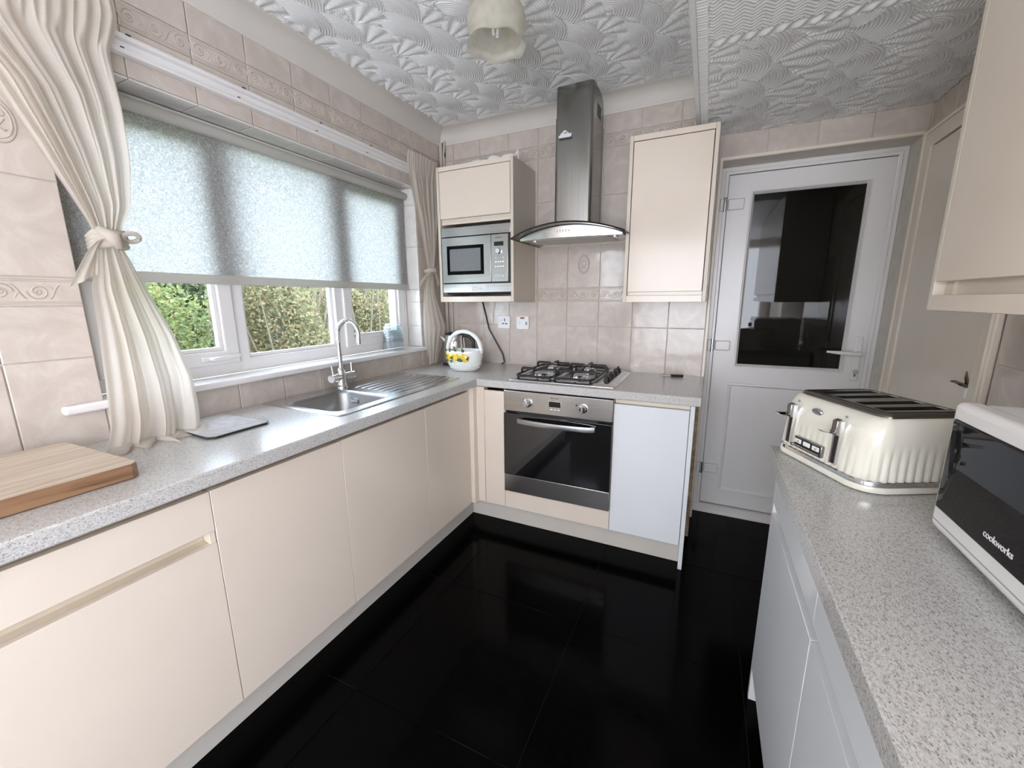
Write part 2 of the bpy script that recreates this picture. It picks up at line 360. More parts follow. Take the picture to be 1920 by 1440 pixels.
# ------------------------------------------------------------------ ceilings (hand-combed plaster relief)
def artex(x0, x1, y0, y1, z, name, parent, step, zig=None):
    nx, ny = int((x1-x0)/step)+1, int((y1-y0)/step)+1
    X = np.linspace(x0, x1, nx); Y = np.linspace(y0, y1, ny); GX, GY = np.meshgrid(X, Y)
    tri = lambda t: np.abs((t % 1.0)*2-1)
    pit = 0.0125
    Hh = 0.5+0.5*np.cos(2*PI*(GX/pit + 1.1*tri(GY/0.03)))
    Hh *= 0.8
    fans = []
    sx, sy = 0.150, 0.125
    for a in range(int((x1-x0)/sx)+4):
        for b in range(int((y1-y0)/sy)+4):
            px = x0-0.16+a*sx+(b % 2)*sx*0.5+rng.uniform(-.012, .012); py = y0-0.1+b*sy+rng.uniform(-.012, .012)
            fans.append((px+rng.uniform(-.03, .03), px, py, math.radians(rng.uniform(-32, -4)), rng.uniform(.135, .185), (a+b) % 2 == 0))
    fans.sort(reverse=True)
    for _, px, py, d, R, conc in fans:
        i0, i1 = np.searchsorted(X, [px-R, px+R]); j0, j1 = np.searchsorted(Y, [py-R, py+R])
        if i1-i0 < 2 or j1-j0 < 2: continue
        dx = GX[j0:j1, i0:i1]-px; dy = GY[j0:j1, i0:i1]-py; r = np.hypot(dx, dy); th = (np.arctan2(dy, dx)-d+PI) % (2*PI)-PI
        if conc:
            msk = (r < R) & (np.abs(th) < 1.15) & (r > 0.02); h = 0.5+0.5*np.cos(2*PI*(R-r)/(pit*0.92)); h = h*1.0+0.25*np.clip(1-(R-r)/0.006, 0, 1)
        else:
            msk = (r < R*1.05) & (np.abs(th) < 0.75) & (r > 0.02); h = (0.5+0.5*np.cos(th*13+0.8*tri(r/0.011)))**0.8*(0.35+0.65*tri(r/0.011)); h *= np.clip(r/0.05, 0.3, 1)*1.35
        Hh[j0:j1, i0:i1] = np.where(msk, h, Hh[j0:j1, i0:i1])
    if zig is not None:
        zz = 0.5+0.5*np.cos(2*PI*(GY/0.017 + 1.5*tri(GX/0.055)))
        Hh = np.where(GY < zig, zz*0.8, Hh)
        bnd = (GY >= zig) & (GY < zig+0.05); hb = (0.5+0.5*np.cos(2*PI*(GX+0.4*GY)/0.045))*np.sin(np.clip((GY-zig)/0.05, 0, 1)*PI)*1.8
        Hh = np.where(bnd, hb, Hh)
        bl = (GX < x0+0.035); Hh = np.where(bl, (0.5+0.5*np.cos(2*PI*GY/0.014))*1.3, Hh)
    Z = z - 0.0006 - Hh*0.0055
    co = np.stack([GX, GY, Z], -1).reshape(-1, 3).astype(np.float32)
    idx = np.arange(nx*ny).reshape(ny, nx)
    q = np.stack([idx[:-1, :-1], idx[1:, :-1], idx[1:, 1:], idx[:-1, 1:]], -1).reshape(-1, 4)
    me = bpy.data.meshes.new(name); me.vertices.add(len(co)); me.vertices.foreach_set('co', co.ravel())
    me.loops.add(q.size); me.loops.foreach_set('vertex_index', q.ravel().astype(np.int32))
    me.polygons.add(len(q)); me.polygons.foreach_set('loop_start', np.arange(0, q.size, 4, dtype=np.int32))
    me.update(calc_edges=True); me.polygons.foreach_set('use_smooth', np.ones(len(q), dtype=bool))
    me.materials.append(MT['artex']); o = bpy.data.objects.new(name, me); COL.objects.link(o); o.parent = parent
    return o
ce = struct(bx(-0.3, XD+0.02, YR, 0.3, ZC, ZC+0.1).build('ceiling', 'artex'), 'white ceiling combed into overlapping fan swirls')
artex(0.05, XD-0.005, -1.75, -0.02, ZC, 'fan_relief', ce, 0.0026)['kind'] = 'stuff'
cd2 = struct(bx(XD, XR+0.25, YR, 0.3, ZD, ZC+0.1).build('ceiling_lowered', 'artex'), 'lower ceiling section combed into fans with a zigzag field')
artex(XD+0.012, XR-0.002, -1.45, -0.002, ZD, 'fan_relief', cd2, 0.0026, zig=-0.925)['kind'] = 'stuff'
bead = MB().prism([(XD-0.006, ZD-0.010), (XD+0.014, ZD-0.010), (XD+0.014, ZD+0.004), (XD+0.004, ZD+0.012), (XD, ZC), (XD-0.006, ZC)], 'y', YR, 0.0)
struct(bead.build('trim_3', 'artex', bevel=0.002))

# coving
prof = [(0.0, -0.092), (0.004, -0.092), (0.006, -0.084)]
for k in range(9):
    a = k/8*PI/2; prof.append((0.006+0.072*(1-math.cos(a)), -0.080+0.072*math.sin(a)))
prof += [(0.086, -0.006), (0.090, -0.004), (0.090, 0.0), (0.0, 0.0)]
struct(MB().prism([(p[0], ZC+p[1]) for p in prof], 'y', YR, 0.0).build('trim_1', 'cove', smooth=True, angle=30))
struct(MB().prism([(-p[0], ZC+p[1]) for p in prof], 'x', 0.0, XD).build('trim_2', 'cove', smooth=True, angle=30))

# ------------------------------------------------------------------ walls
WY0, WY1, WZ0, WZ1 = -2.02, -0.31, 1.02, 2.085
ys = [YR, WY0, WY1, 0.30]; zs = [0, WZ0, WZ1, ZC+0.05]
wl = struct(MB().slab(ys, zs, lambda i, j: not (i == 1 and j == 1), 'x', -0.28, -0.006).build('wall_left', 'grout'), 'tiled wall with the long kitchen window')
DX0, DX1, DZ1 = 1.800, 2.618, 2.085
wb = struct(MB().slab([-0.28, DX0, DX1, XR+0.3], [0, DZ1, ZC+0.05], lambda i, j: not (i == 1 and j == 0), 'y', 0.006, 0.30).build('wall_back', 'grout'), 'tiled wall behind the hob with the back door recess')
wr = struct(MB().slab([YR, -4.20, -3.20, 0.006], [0, 0.08, 2.12, ZC+0.05], lambda i, j: not (i == 1 and j == 1), 'x', XR+0.006, XR+0.25).build('wall_right', 'wall_paint'), 'wall behind the toaster with a cupboard door and tiles')  # unseen opening behind the camera, cut for the added side fill
struct(MB().slab([-0.28, 0.07, 0.51, 0.79, 2.51, XR+0.25], [0, 0.49, 1.37, 2.11, 2.13, ZC+0.1], lambda i, j: not ((i == 1 and j == 2) or (i == 3 and j in (1, 2))), 'y', YR-0.25, YR-0.005).build('wall_rear', 'wall_paint'))  # wide opening is cut for the added rear fill, narrow one is the window

# wall tiles: each a shallow bevelled block, mesh data shared between alike ones
TM = {}
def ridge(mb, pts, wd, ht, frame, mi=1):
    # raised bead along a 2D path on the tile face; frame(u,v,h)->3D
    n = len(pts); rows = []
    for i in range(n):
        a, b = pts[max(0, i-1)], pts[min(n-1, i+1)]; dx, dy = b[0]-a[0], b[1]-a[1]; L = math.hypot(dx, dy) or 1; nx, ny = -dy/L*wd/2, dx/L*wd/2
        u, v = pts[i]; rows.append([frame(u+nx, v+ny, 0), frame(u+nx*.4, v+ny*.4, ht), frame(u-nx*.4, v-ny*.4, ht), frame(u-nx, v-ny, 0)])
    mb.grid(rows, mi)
def spiral(cx, cy, r0, turns, a0, sgn, n=26):
    return [(cx+(r0*(1-t*0.85))*math.cos(a0+sgn*2*PI*turns*t), cy+(r0*(1-t*0.85))*math.sin(a0+sgn*2*PI*turns*t)) for t in [i/(n-1) for i in range(n)]]
def tile_mesh(plane, w_, h, kind):
    key = (plane, round(w_, 4), round(h, 4), kind)
    if key in TM: return TM[key]
    def fr(u, v, d):   # u along the wall, v up, d out of the wall
        return {'L': (d, u, v), 'B': (u, -d, v), 'R': (-d, u, v), 'S': (u, v, -d), 'J': (u, -d, v)}[plane]
    mb = MB(); c = 0.0022
    a = [(0, 0), (w_, 0), (w_, h), (0, h)]; b = [(c, c), (w_-c, c), (w_-c, h-c), (c, h-c)]
    vs = [fr(*p, -0.006) for p in a] + [fr(*p, -0.0014) for p in a] + [fr(*p, 0) for p in b]
    mb.add(vs, [(0, 1, 5, 4), (1, 2, 6, 5), (2, 3, 7, 6), (3, 0, 4, 7), (4, 5, 9, 8), (5, 6, 10, 9), (6, 7, 11, 10), (7, 4, 8, 11), (8, 9, 10, 11)])
    F = lambda u, v, d: fr(u, v, d-0.0002)
    if kind == 'border':
        for vv in (0.006, 0.011, h-0.011, h-0.006): ridge(mb, [(0.003, vv), (w_-0.003, vv)], 0.003, 0.0012, F)
        k = 0; u = 0.0285
        while u < w_-0.02:
            R = 0.024; m = h/2
            ridge(mb, spiral(u, m, R, 1.6, PI*(k % 2), 1), 0.0055, 0.0022, F)
            ridge(mb, [(u+0.005*math.cos(t*2*PI/8), m+0.005*math.sin(t*2*PI/8)) for t in range(9)], 0.004, 0.002, F)
            s = 1 if k % 2 == 0 else -1
            ridge(mb, [(u+R*0.9+t*0.026, m+s*0.020*math.cos(t*PI)) for t in [i/8 for i in range(9)]], 0.0045, 0.002, F)
            ridge(mb, [(u+R*0.9+0.004+t*0.018, m-s*(0.016-0.012*math.sin(t*PI))) for t in [i/5 for i in range(6)]], 0.004, 0.0018, F)
            u += 0.0735; k += 1
    if kind == 'medal':
        cx, cy = w_/2, h*0.52
        for ra, wd in ((1.0, 0.006), (0.82, 0.004)):
            ridge(mb, [(cx+0.036*ra*math.cos(t*2*PI/28), cy+0.056*ra*math.sin(t*2*PI/28)) for t in range(29)], wd, 0.003, F)
        ridge(mb, spiral(cx-0.010, cy+0.018, 0.011, 1.2, 0, 1, 14), 0.004, 0.0022, F); ridge(mb, spiral(cx+0.010, cy+0.018, 0.011, 1.2, PI, -1, 14), 0.004, 0.0022, F)
        ridge(mb, [(cx-0.016, cy+0.006), (cx-0.004, cy-0.012), (cx+0.012, cy-0.026), (cx+0.017, cy-0.020)], 0.005, 0.0022, F)
        ridge(mb, [(cx+0.016, cy+0.006), (cx+0.004, cy-0.012), (cx-0.012, cy-0.026), (cx-0.017, cy-0.020)], 0.005, 0.0022, F)
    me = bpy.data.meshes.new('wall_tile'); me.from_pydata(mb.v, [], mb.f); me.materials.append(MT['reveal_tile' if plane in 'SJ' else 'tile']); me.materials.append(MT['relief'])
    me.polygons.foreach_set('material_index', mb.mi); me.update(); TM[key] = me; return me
G = 0.0016
def put_tile(plane, u0, u1, v0, v1, parent, pos=0.0, kind='plain'):
    if u1-u0 < 0.012 or v1-v0 < 0.012: return
    me = tile_mesh(plane, u1-u0-2*G, v1-v0-2*G, kind)
    nm = {'border': 'border_tile', 'medal': 'motif_tile'}.get(kind, 'reveal_tile' if plane in 'SJ' else 'wall_tile')
    o = bpy.data.objects.new(nm, me); COL.objects.link(o); o.parent = parent
    u, v = u0+G, v0+G
    o.location = {'L': (pos, u, v), 'B': (u, pos, v), 'R': (pos, u, v), 'S': (u, v, pos), 'J': (u, pos, v)}[plane]
ROWS = [(0.905, 1.188, 'plain'), (1.188, 1.350, 'plain'), (1.350, 1.435, 'border'), (1.435, 1.712, 'plain'), (1.712, 1.974, 'plain'), (1.974, 2.236, 'plain'), (2.236, 2.312, 'border'), (2.312, 2.425, 'plain')]
for k in range(-1, 9):      # back wall
    x0, x1 = 0.107+0.2105*k, 0.107+0.2105*(k+1)
    for z0, z1, kd in ROWS:
        a, b = max(x0, 0.002), min(x1, 1.785)
        if k == 4 and z0 == 1.435: kd = 'medal'
        put_tile('B', a, b, z0, z1, wb, 0.0, kd if b-a > 0.2 else 'plain')
for k in range(8, 13):      # over the door
    x0, x1 = max(1.787, 1.790+0.2115*(k-8)), min(XR-0.002, 1.790+0.2115*(k-7))
    put_tile('B', x0, x1, DZ1+0.004, ZD+0.01, wb)
CL = [-1.586+0.2105*k for k in range(-6, 9)]
for k in range(len(CL)-1):  # window wall
    y0, y1 = CL[k], min(CL[k+1], -0.001)
    for z0, z1, kd in ROWS:
        for (p, q) in ((max(y0, -9), min(y1, WY0)), (max(y0, WY0), min(y1, WY1)), (max(y0, WY1), y1)):
            if q-p < 0.012: continue
            inside = p >= WY0-1e-6 and q <= WY1+1e-6
            kk = kd
            if k == 3 and z0 == 1.712: kk = 'medal'
            if k == 13 and z0 == 1.435: kk = 'medal'
            if kk in ('border',) and q-p < 0.09: kk = 'plain'
            for (c, d) in (((z0, min(z1, WZ0)), (max(z0, WZ1), z1)) if inside else ((z0, z1),)):
                put_tile('L', p, q, c, d, wl, 0.0, kk if not (inside and d-c < z1-z0-1e-6) else 'plain')
for k in range(5):          # tiles right of the cupboard door
    y1, y0 = min(-0.822, -0.79-0.2105*k), -0.79-0.2105*(k+1)
    for z0, z1 in ((0.905, 1.150), (1.150, 1.412), (1.412, 1.674)): put_tile('R', y0, y1, z0, z1, wr, XR)
for k in range(6):          # tiles over the cupboard door
    put_tile('R', -0.2105*(k+1), -0.2105*k-0.002, 2.090, ZD+0.01, wr, XR)
for k in range(len(CL)-1):  # window soffit and side reveals
    p, q = max(CL[k], WY0), min(CL[k+1], WY1)
    if q-p > 0.012: 
        me = tile_mesh('S', 0.112, q-p-2*G, 'plain'); o = bpy.data.objects.new('reveal_tile', me); COL.objects.link(o); o.parent = wl; o.location = (-0.112, p+G, WZ1-0.0065)
for z0, z1, kd in ROWS:
    p, q = max(z0, 1.045), min(z1, WZ1-0.007)
    if q-p > 0.012: put_tile('J', -0.112, 0.0, p, q, wl, WY1-0.0065)

# ------------------------------------------------------------------ window
wi = thing('window_1', (-0.14, (WY0+WY1)/2, 1.045), None, None); struct(wi, 'white plastic framed window of three lights above the sink')
FX0, FX1 = -0.175, -0.112
a0, a1 = WY0, WY1-0.008; z0, z1 = 1.045, WZ1-0.008
m1, m2 = -1.478, -0.905   # mullion centres
yy = [a0, a0+0.045, m1-0.03, m1+0.03, m2-0.03, m2+0.03, a1-0.045, a1]; zz = [z0, z0+0.060, z1-0.045, z1]
MB().slab(yy, zz, lambda i, j: not (j == 1 and i in (1, 3, 5)), 'x', FX0, FX1).build('frame', 'white', wi, bevel=0.004)
def sash(y0, y1, zb, zt, wd, x0, x1, name):
    s = MB().slab([y0, y0+wd, y1-wd, y1], [zb, zb+wd, zt-wd, zt], lambda i, j: not (i == 1 and j == 1), 'x', x0, x1).build(name, 'white', wi, bevel=0.005)
    return s
lights = [(yy[1]-0.008, yy[2]+0.008, True), (yy[3], yy[4], False), (yy[5]-0.008, yy[6]+0.008, True)]
for (p, q, opening) in lights:
    if opening:
        s = sash(p, q, zz[1]-0.012, zz[2]+0.012, 0.058, FX0+0.012, FX1+0.012, 'opening_sash'); wd = 0.058; xb = FX1-0.004; zb = zz[1]-0.012; zt = zz[2]+0.012
    else:
        s = None; wd = 0.0; xb = FX1-0.02; zb = zz[1]; zt = zz[2]
    par = s or wi
    MB().slab([p+wd, p+wd+0.016, q-wd-0.016, q-wd], [zb+wd, zb+wd+0.016, zt-wd-0.016, zt-wd], lambda i, j: not (i == 1 and j == 1), 'x', xb-0.028, xb).build('glazing_bead', 'white', par, bevel=0.003)
    bx(xb-0.030, xb-0.025, p+wd+0.004, q-wd-0.004, zb+wd+0.004, zt-wd-0.004).build('pane', 'glass', par)
    if opening:
        yc = q-0.13 if p < -1.5 else q-0.20
        h = bx(FX1+0.012, FX1+0.024, yc-0.03, yc+0.03, zb+0.020, zb+0.040).build('window_handle', 'white', par, bevel=0.003)
        MB().tube([(FX1+0.024, yc, zb+0.03), (FX1+0.045, yc, zb+0.03), (FX1+0.047, yc+0.03, zb+0.032), (FX1+0.045, yc+0.11, zb+0.036)], [0.008, 0.008, 0.009, 0.007], 10).build('lever', 'white', h, smooth=True)
# sill board with ears
sl = MB().slab([-2.125, WY0+0.002, WY1-0.004, -0.268], [-0.112, 0.0, 0.030], lambda i, j: j == 1 or i == 1, 'z', 1.017, 1.045)
sl.v = [(p[1], p[0], p[2]) for p in sl.v]; sl.f = [f[::-1] for f in sl.f]
sl.build('window_sill', 'white', wi, bevel=0.008, seg=3)
# ------------------------------------------------------------------ back door in its recess
dr = thing('door_1', ((DX0+DX1)/2, 0.19, 0), None, None); struct(dr, 'white plastic back door with a dark glass upper panel')
DY0, DY1 = 0.16, 0.22
MB().slab([DX0, DX0+0.034, DX1-0.034, DX1], [0.0, 0.035, DZ1-0.034, DZ1], lambda i, j: not (i == 1 and j == 1), 'y', DY0-0.006, DY1).build('door_frame', 'white', dr, bevel=0.004)
MB().slab([DX0+0.022, DX0+0.040, DX1-0.040, DX1-0.022], [0.0, DZ1-0.040, DZ1-0.022], lambda i, j: not (i == 1 and j == 0), 'y', DY0-0.014, DY0-0.004).build('frame_bead', 'white', dr, bevel=0.003)
lx0, lx1, lz0, lz1 = 1.842, 2.590, 0.045, 2.044
gx0, gx1, gz0, gz1 = 1.960, 2.494, 0.955, 1.950; bx0, bx1, bz0, bz1 = 1.942, 2.490, 0.145, 0.852
leaf = MB().slab([lx0, bx0, gx0, bx1, gx1, lx1], [lz0, bz0, bz1, gz0, gz1, lz1], lambda i, j: not ((j == 3 and i in (2, 3)) or (j == 1 and i in (1, 2))), 'y', DY0, DY1+0.01).build('leaf', 'white', dr, bevel=0.003)
def picture_frame(x0, x1, z0, z1, wd, ya, yb, name, par, mat='white'):
    # mitred bevelled bead
    o = [(x0, z0), (x1, z0), (x1, z1), (x0, z1)]; i_ = [(x0+wd, z0+wd), (x1-wd, z0+wd), (x1-wd, z1-wd), (x0+wd, z1-wd)]
    m = [(x0+wd*.35, z0+wd*.35), (x1-wd*.35, z0+wd*.35), (x1-wd*.35, z1-wd*.35), (x0+wd*.35, z1-wd*.35)]
    rows = [[(p[0], y, p[1]) for p in ring] for ring, y in ((o, yb), (o, ya+0.002), (m, ya), (i_, (ya*0.4+yb*0.6)), (i_, yb))]
    return MB().grid(rows, wrap=True).build(name, mat, par)
picture_frame(gx0, gx1, gz0, gz1, 0.017, DY0-0.008, DY0+0.03, 'glazing_bead', leaf)
bx(gx0+0.010, gx1-0.010, DY0+0.016, DY0+0.024, gz0+0.010, gz1-0.010).build('pane', thin_glass('door_glass', (0.42, 0.43, 0.43), 0.02, 1.5, 0.03), leaf)
picture_frame(bx0, bx1, bz0, bz1, 0.022, DY0-0.006, DY0+0.03, 'panel_bead', leaf)
bx(bx0+0.010, bx1-0.010, DY0+0.010, DY0+0.022, bz0+0.010, bz1-0.010).build('lower_panel', 'white', leaf)
for hz in (1.885, 1.082, 0.290):
    hg = MB().box(1.846, 1.930, DY0-0.020, DY0, hz-0.030, hz+0.030).build('hinge', 'white', leaf, bevel=0.008, seg=3)
    MB().cyl((1.832, DY0-0.016, hz-0.038), 0.011, 0.076, 16).build('hinge_pin', 'chrome', dr, smooth=True)
    bx(1.806, 1.826, DY0-0.020, DY0-0.006, hz-0.034, hz+0.034).build('hinge_plate', 'white', dr, bevel=0.004)
hp = bx(2.524, 2.560, DY0-0.012, DY0, 0.915, 1.155).build('handle_plate', 'white', leaf, bevel=0.006, seg=3)
MB().tube([(2.545, DY0-0.010, 1.066), (2.545, DY0-0.052, 1.066), (2.530, DY0-0.060, 1.066), (2.46, DY0-0.062, 1.070), (2.395, DY0-0.060, 1.074)], [0.011, 0.011, 0.011, 0.0105, 0.006], 12).build('lever', 'white', hp, smooth=True)
MB().cyl((2.544, DY0-0.016, 0.965), 0.012, 0.01, 16, 'y').build('lock_cylinder', 'chrome', hp, smooth=True)
MB().box(2.540, 2.548, DY0-0.0135, DY0-0.006, 0.938, 0.965).build('keyway', 'chrome_dark', hp)
struct(MB().prism([(0.10, 0.0), (0.16, 0.0), (0.16, 0.034), (0.145, 0.034), (0.10, 0.018)], 'x', DX0, DX1).build('trim_8', 'white', bevel=0.002))
# closed box added behind the door glass to keep the pane dark
struct(MB().slab([DX0-0.35, DX0-0.30, DX1+0.30, DX1+0.35], [0.30, 1.30, 1.35], lambda i, j: i != 1 or j == 1, 'z', -0.05, 2.45).build('wall_blackout', 'conduit'))
struct(bx(DX0-0.35, DX1+0.35, 0.30, 1.35, 2.45, 2.5).build('ceiling_blackout', 'conduit')); struct(bx(DX0-0.35, DX1+0.35, 0.30, 1.35, -0.10, -0.05).build('floor_blackout', 'conduit'))
# beads round the recess
struct(MB().slab([DX0-0.014, DX0+0.002, XR-0.008], [0.0, DZ1-0.004, DZ1+0.012], lambda i, j: j == 1 or i == 0, 'y', -0.006, 0.012).build('trim_4', 'white_paint', bevel=0.003))
struct(bx(0.735, 1.365, -0.010, 0.002, 1.697, 1.714).build('trim_9', 'white_paint', bevel=0.002))
# ------------------------------------------------------------------ cupboard door in the right wall
d2 = thing('door_2', (XR, -0.42, 0), None, None); struct(d2, 'cream flush cupboard door beside the back door')
ya, yb, zt = -0.815, -0.012, 2.085
MB().slab([ya, ya+0.075, yb-0.075, yb], [0, zt-0.075, zt], lambda i, j: not (i == 1 and j == 0), 'x', XR-0.018, XR+0.004).build('architrave', 'white_paint', d2, bevel=0.006, seg=3)
MB().slab([ya+0.004, ya+0.018, yb-0.018, yb-0.004], [0, zt-0.018, zt-0.004], lambda i, j: not (i == 1 and j == 0), 'x', XR-0.026, XR-0.016).build('architrave_bead', 'white_paint', d2, bevel=0.004)
lf = bx(XR-0.010, XR+0.004, ya+0.079, yb-0.079, 0.01, zt-0.081).build('leaf', 'white_paint', d2, bevel=0.002)
hb = bx(XR-0.014, XR-0.009, -0.738, -0.722, 1.015, 1.075).build('catch_plate', 'chrome', lf, bevel=0.002)
MB().tube([(XR-0.012, -0.730, 1.06), (XR-0.030, -0.728, 1.066), (XR-0.040, -0.715, 1.072), (XR-0.044, -0.700, 1.070)], [0.008, 0.006, 0.005, 0.003], 8).build('catch_lever', 'chrome_dark', hb, smooth=True)
MB().tube([(XR-0.012, -0.730, 1.06), (XR-0.022, -0.734, 1.090), (XR-0.026, -0.738, 1.112)], [0.007, 0.005, 0.002], 8).build('catch_hook', 'chrome_dark', hb, smooth=True)

# ------------------------------------------------------------------ worktops
wt = MB().slab([0.002, 0.115, 0.465, 0.60, 1.798], [-3.05, -1.492, -1.142, -0.600, -0.002], lambda i, j: (i < 3 or j == 3) and not (i == 1 and j == 1), 'z', T, H)
tag(wt.build('worktop', 'worktop', bevel=0.004, seg=3), 'speckled pale grey worktop running under the window and the hob', 'worktop')
wt2 = bx(1.996, XR-0.002, -3.05, -1.195, T, H)
tag(wt2.build('worktop', 'worktop', bevel=0.003, seg=2), 'speckled grey worktop carrying the toaster and white microwave', 'worktop')

# ------------------------------------------------------------------ base units, window side (fronts face the room at x = 0.5644)
FX = 0.5644
def left_unit(y0, y1, label, drawer=False):
    t = thing('base_cabinet', (0.30, (y0+y1)/2, 0.0), label, 'cabinet', 'base cabinets under the window')
    bx(0.03, FX-0.046, y0+0.001, y1-0.001, 0.1325, 0.742 if -1.6 < y0 < -1.5 else 0.862).build('carcass', 'cream_panel', t)
    g = 0.0006
    def front(name, za, zb): return bx(FX-0.019, FX, y0+g, y1-g, za, zb).build(name, 'cream', t, bevel=0.0008, seg=1)
    if drawer:
        front('drawer_front', 0.7205, 0.840); front('door', 0.1325, 0.684)
        MB().prism([(FX-0.044, 0.676), (FX-0.020, 0.676), (FX-0.020, 0.682), (FX-0.036, 0.690), (FX-0.036, 0.725), (FX-0.044, 0.725)], 'y', y0+0.004, y1-0.016).build('handle_channel', 'channel', t)
        bx(FX-0.040, FX-0.002, y1-0.015, y1-0.002, 0.684, 0.7205).build('channel_end', 'cream_edge', t)
    else:
        front('door', 0.1325, 0.840)
    MB().prism([(FX-0.045, 0.830), (FX-0.030, 0.830), (FX-0.030, 0.838), (FX-0.038, 0.842), (FX-0.038, 0.864), (FX-0.045, 0.864)], 'y', y0+0.002, y1-0.002).build('top_channel', 'channel', t)
    return t
left_unit(-2.640, -2.039, 'cream gloss base cabinet with a drawer line, nearest under the chopping board', True)
left_unit(-2.038, -1.5755, 'cream gloss base cabinet with one plain door below the glass board')
left_unit(-1.5743, -1.0545, 'cream gloss base cabinet with one wide plain door below the sink bowl')
left_unit(-1.0533, -0.640, 'narrow cream gloss base cabinet below the drainer, next to the corner')
tag(MB().slab([0.035, FX-0.055, FX-0.002, 0.590, 0.638], [-0.640, -0.632, -FX-0.025, -0.535, -0.04], lambda i, j: (i >= 1 and j in (0, 1, 2)) and not (i >= 3 and j < 2) and not (i == 2 and j < 1), 'z', 0.1325, 0.862).build('corner_post', 'cream', bevel=0.002), 'cream corner post where the two cabinet runs meet', 'cabinet post')
DYF = -0.5876
tag(MB().box(0.6395, 0.7705, DYF, DYF+0.019, 0.1325, 0.846).build('filler_panel', 'cream', bevel=0.0018), 'narrow cream filler panel between the corner post and oven', 'panel')
tag(bx(0.490, 0.505, -2.64, -0.5075, 0.0, 0.131).build('plinth', 'plinth', bevel=0.001), 'long beige plinth board under the window side cabinets', 'plinth')
tag(bx(0.506, 1.7525, -0.5227, -0.5077, 0.0, 0.131).build('plinth', 'plinth', bevel=0.001), 'beige plinth board under the oven', 'plinth')
# oven housing
oh = thing('oven_housing', (1.084, -0.30, 0.1325), 'cream housing around the built in oven with a filler front below', 'cabinet')
bx(0.7715, 0.7745, DYF+0.004, -0.03, 0.1325, 0.862).build('side_panel', 'cream_panel', oh); bx(1.3945, 1.3955, DYF+0.004, -0.03, 0.1325, 0.862).build('side_panel', 'cream_panel', oh)
bx(0.7735, 1.3945, DYF, DYF+0.019, 0.1325, 0.2445).build('filler_front', 'cream', oh, bevel=0.0018)
# end cabinet
ec = thing('base_cabinet', (1.574, -0.30, 0.0), 'bright white gloss base cabinet between the oven and the end panel', 'cabinet')
bx(1.397, 1.751, DYF+0.045, -0.03, 0.1325, 0.862).build('carcass', 'cream_panel', ec)
bx(1.3975, 1.7510, DYF, DYF+0.019, 0.1325, 0.838).build('door', 'white_gloss', ec, bevel=0.0018)
bx(1.3975, 1.7510, DYF+0.030, DYF+0.045, 0.838, 0.865).build('top_channel', 'cream_edge', ec)
ep = thing('end_panel', (1.764, -0.30, 0.0), 'tall white end panel standing on the floor beside the back door', 'panel')
bx(1.7535, 1.7735, -0.5895, -0.02, 0.0, 0.864).build('panel', 'white_gloss', ep, bevel=0.0015)
bx(1.7737, 1.790, -0.30, -0.02, 0.03, 0.864).build('raw_edge_batten', 'raw_board', ep)

# ------------------------------------------------------------------ oven
ov = thing('oven', (1.084, -0.588, 0.2455), 'built in stainless oven with mirrored glass door and two knobs', 'oven')
ox0, ox1 = 0.7755, 1.3935
bx(ox0+0.004, ox1-0.004, DYF+0.02, -0.06, 0.25, 0.862).build('body', 'dark', ov)
bx(ox0, ox1, DYF-0.016, DYF+0.02, 0.742, 0.860).build('control_panel', 'steel_x', ov, bevel=0.003)
bx(ox0, ox1, DYF-0.016, DYF+0.02, 0.2465, 0.354).build('lower_trim', 'steel_x', ov, bevel=0.002)
dg = bx(ox0, ox1, DYF-0.018, DYF+0.02, 0.356, 0.728).build('door_glass', 'oven_glass', ov, bevel=0.002)
MB().prism([(ox0+0.05, 0.742), (ox0+0.09, 0.728), (ox1-0.09, 0.728), (ox1-0.05, 0.742)], 'y', DYF-0.012, DYF+0.01).build('vent_gap', 'dark', ov)
hn = []
for k in range(17):
    t = k/16; hn.append((0.868+0.440*t, DYF-0.030-0.028*math.sin(t*PI)**0.6, 0.694))
hd = MB()
rows = []
for p in hn: rows.append([(p[0], p[1]-0.005, p[2]-0.013), (p[0], p[1]-0.007, p[2]), (p[0], p[1]-0.005, p[2]+0.013), (p[0], p[1]+0.004, p[2]+0.013), (p[0], p[1]+0.004, p[2]-0.013)])
hd.grid(rows, wrap=True); hd.add(rows[0], [(0, 1, 2, 3, 4)]); hd.add(rows[-1], [(4, 3, 2, 1, 0)])
hdl = hd.build('handle', 'cutlery_steel', ov, smooth=True, angle=30)
for xx in (0.880, 1.296): bx(xx-0.012, xx+0.012, DYF-0.036, DYF-0.016, 0.682, 0.706).build('handle_bracket', 'black_plastic', hdl, bevel=0.002)
for xx in (0.926, 1.240):
    kn = MB().lathe([(0.024, 0), (0.024, -0.006), (0.019, -0.010), (0.017, -0.024), (0.0155, -0.027), (0.0, -0.027)], (xx, DYF-0.016, 0.799), 28, axis='y').build('knob', 'chrome', ov, smooth=True, angle=35)
    bx(xx-0.005, xx+0.005, DYF-0.052, DYF-0.040, 0.780, 0.818).build('knob_grip', 'cutlery_steel', kn, bevel=0.002)
    MB().lathe([(0.0285, 0), (0.0285, -0.0008), (0.0265, -0.0008), (0.0265, 0)], (xx, DYF-0.016, 0.799), 28, axis='y').build('dial_ring', 'grey_plastic', ov)
    for q in range(9):
        a = PI*(0.15+q*0.2125); 
        bx(xx+0.034*math.cos(a)-0.001, xx+0.034*math.cos(a)+0.001, DYF-0.0166, DYF-0.016, 0.799+0.034*math.sin(a)-0.0025, 0.799+0.034*math.sin(a)+0.0025).build('dial_mark', 'print_dark', ov)
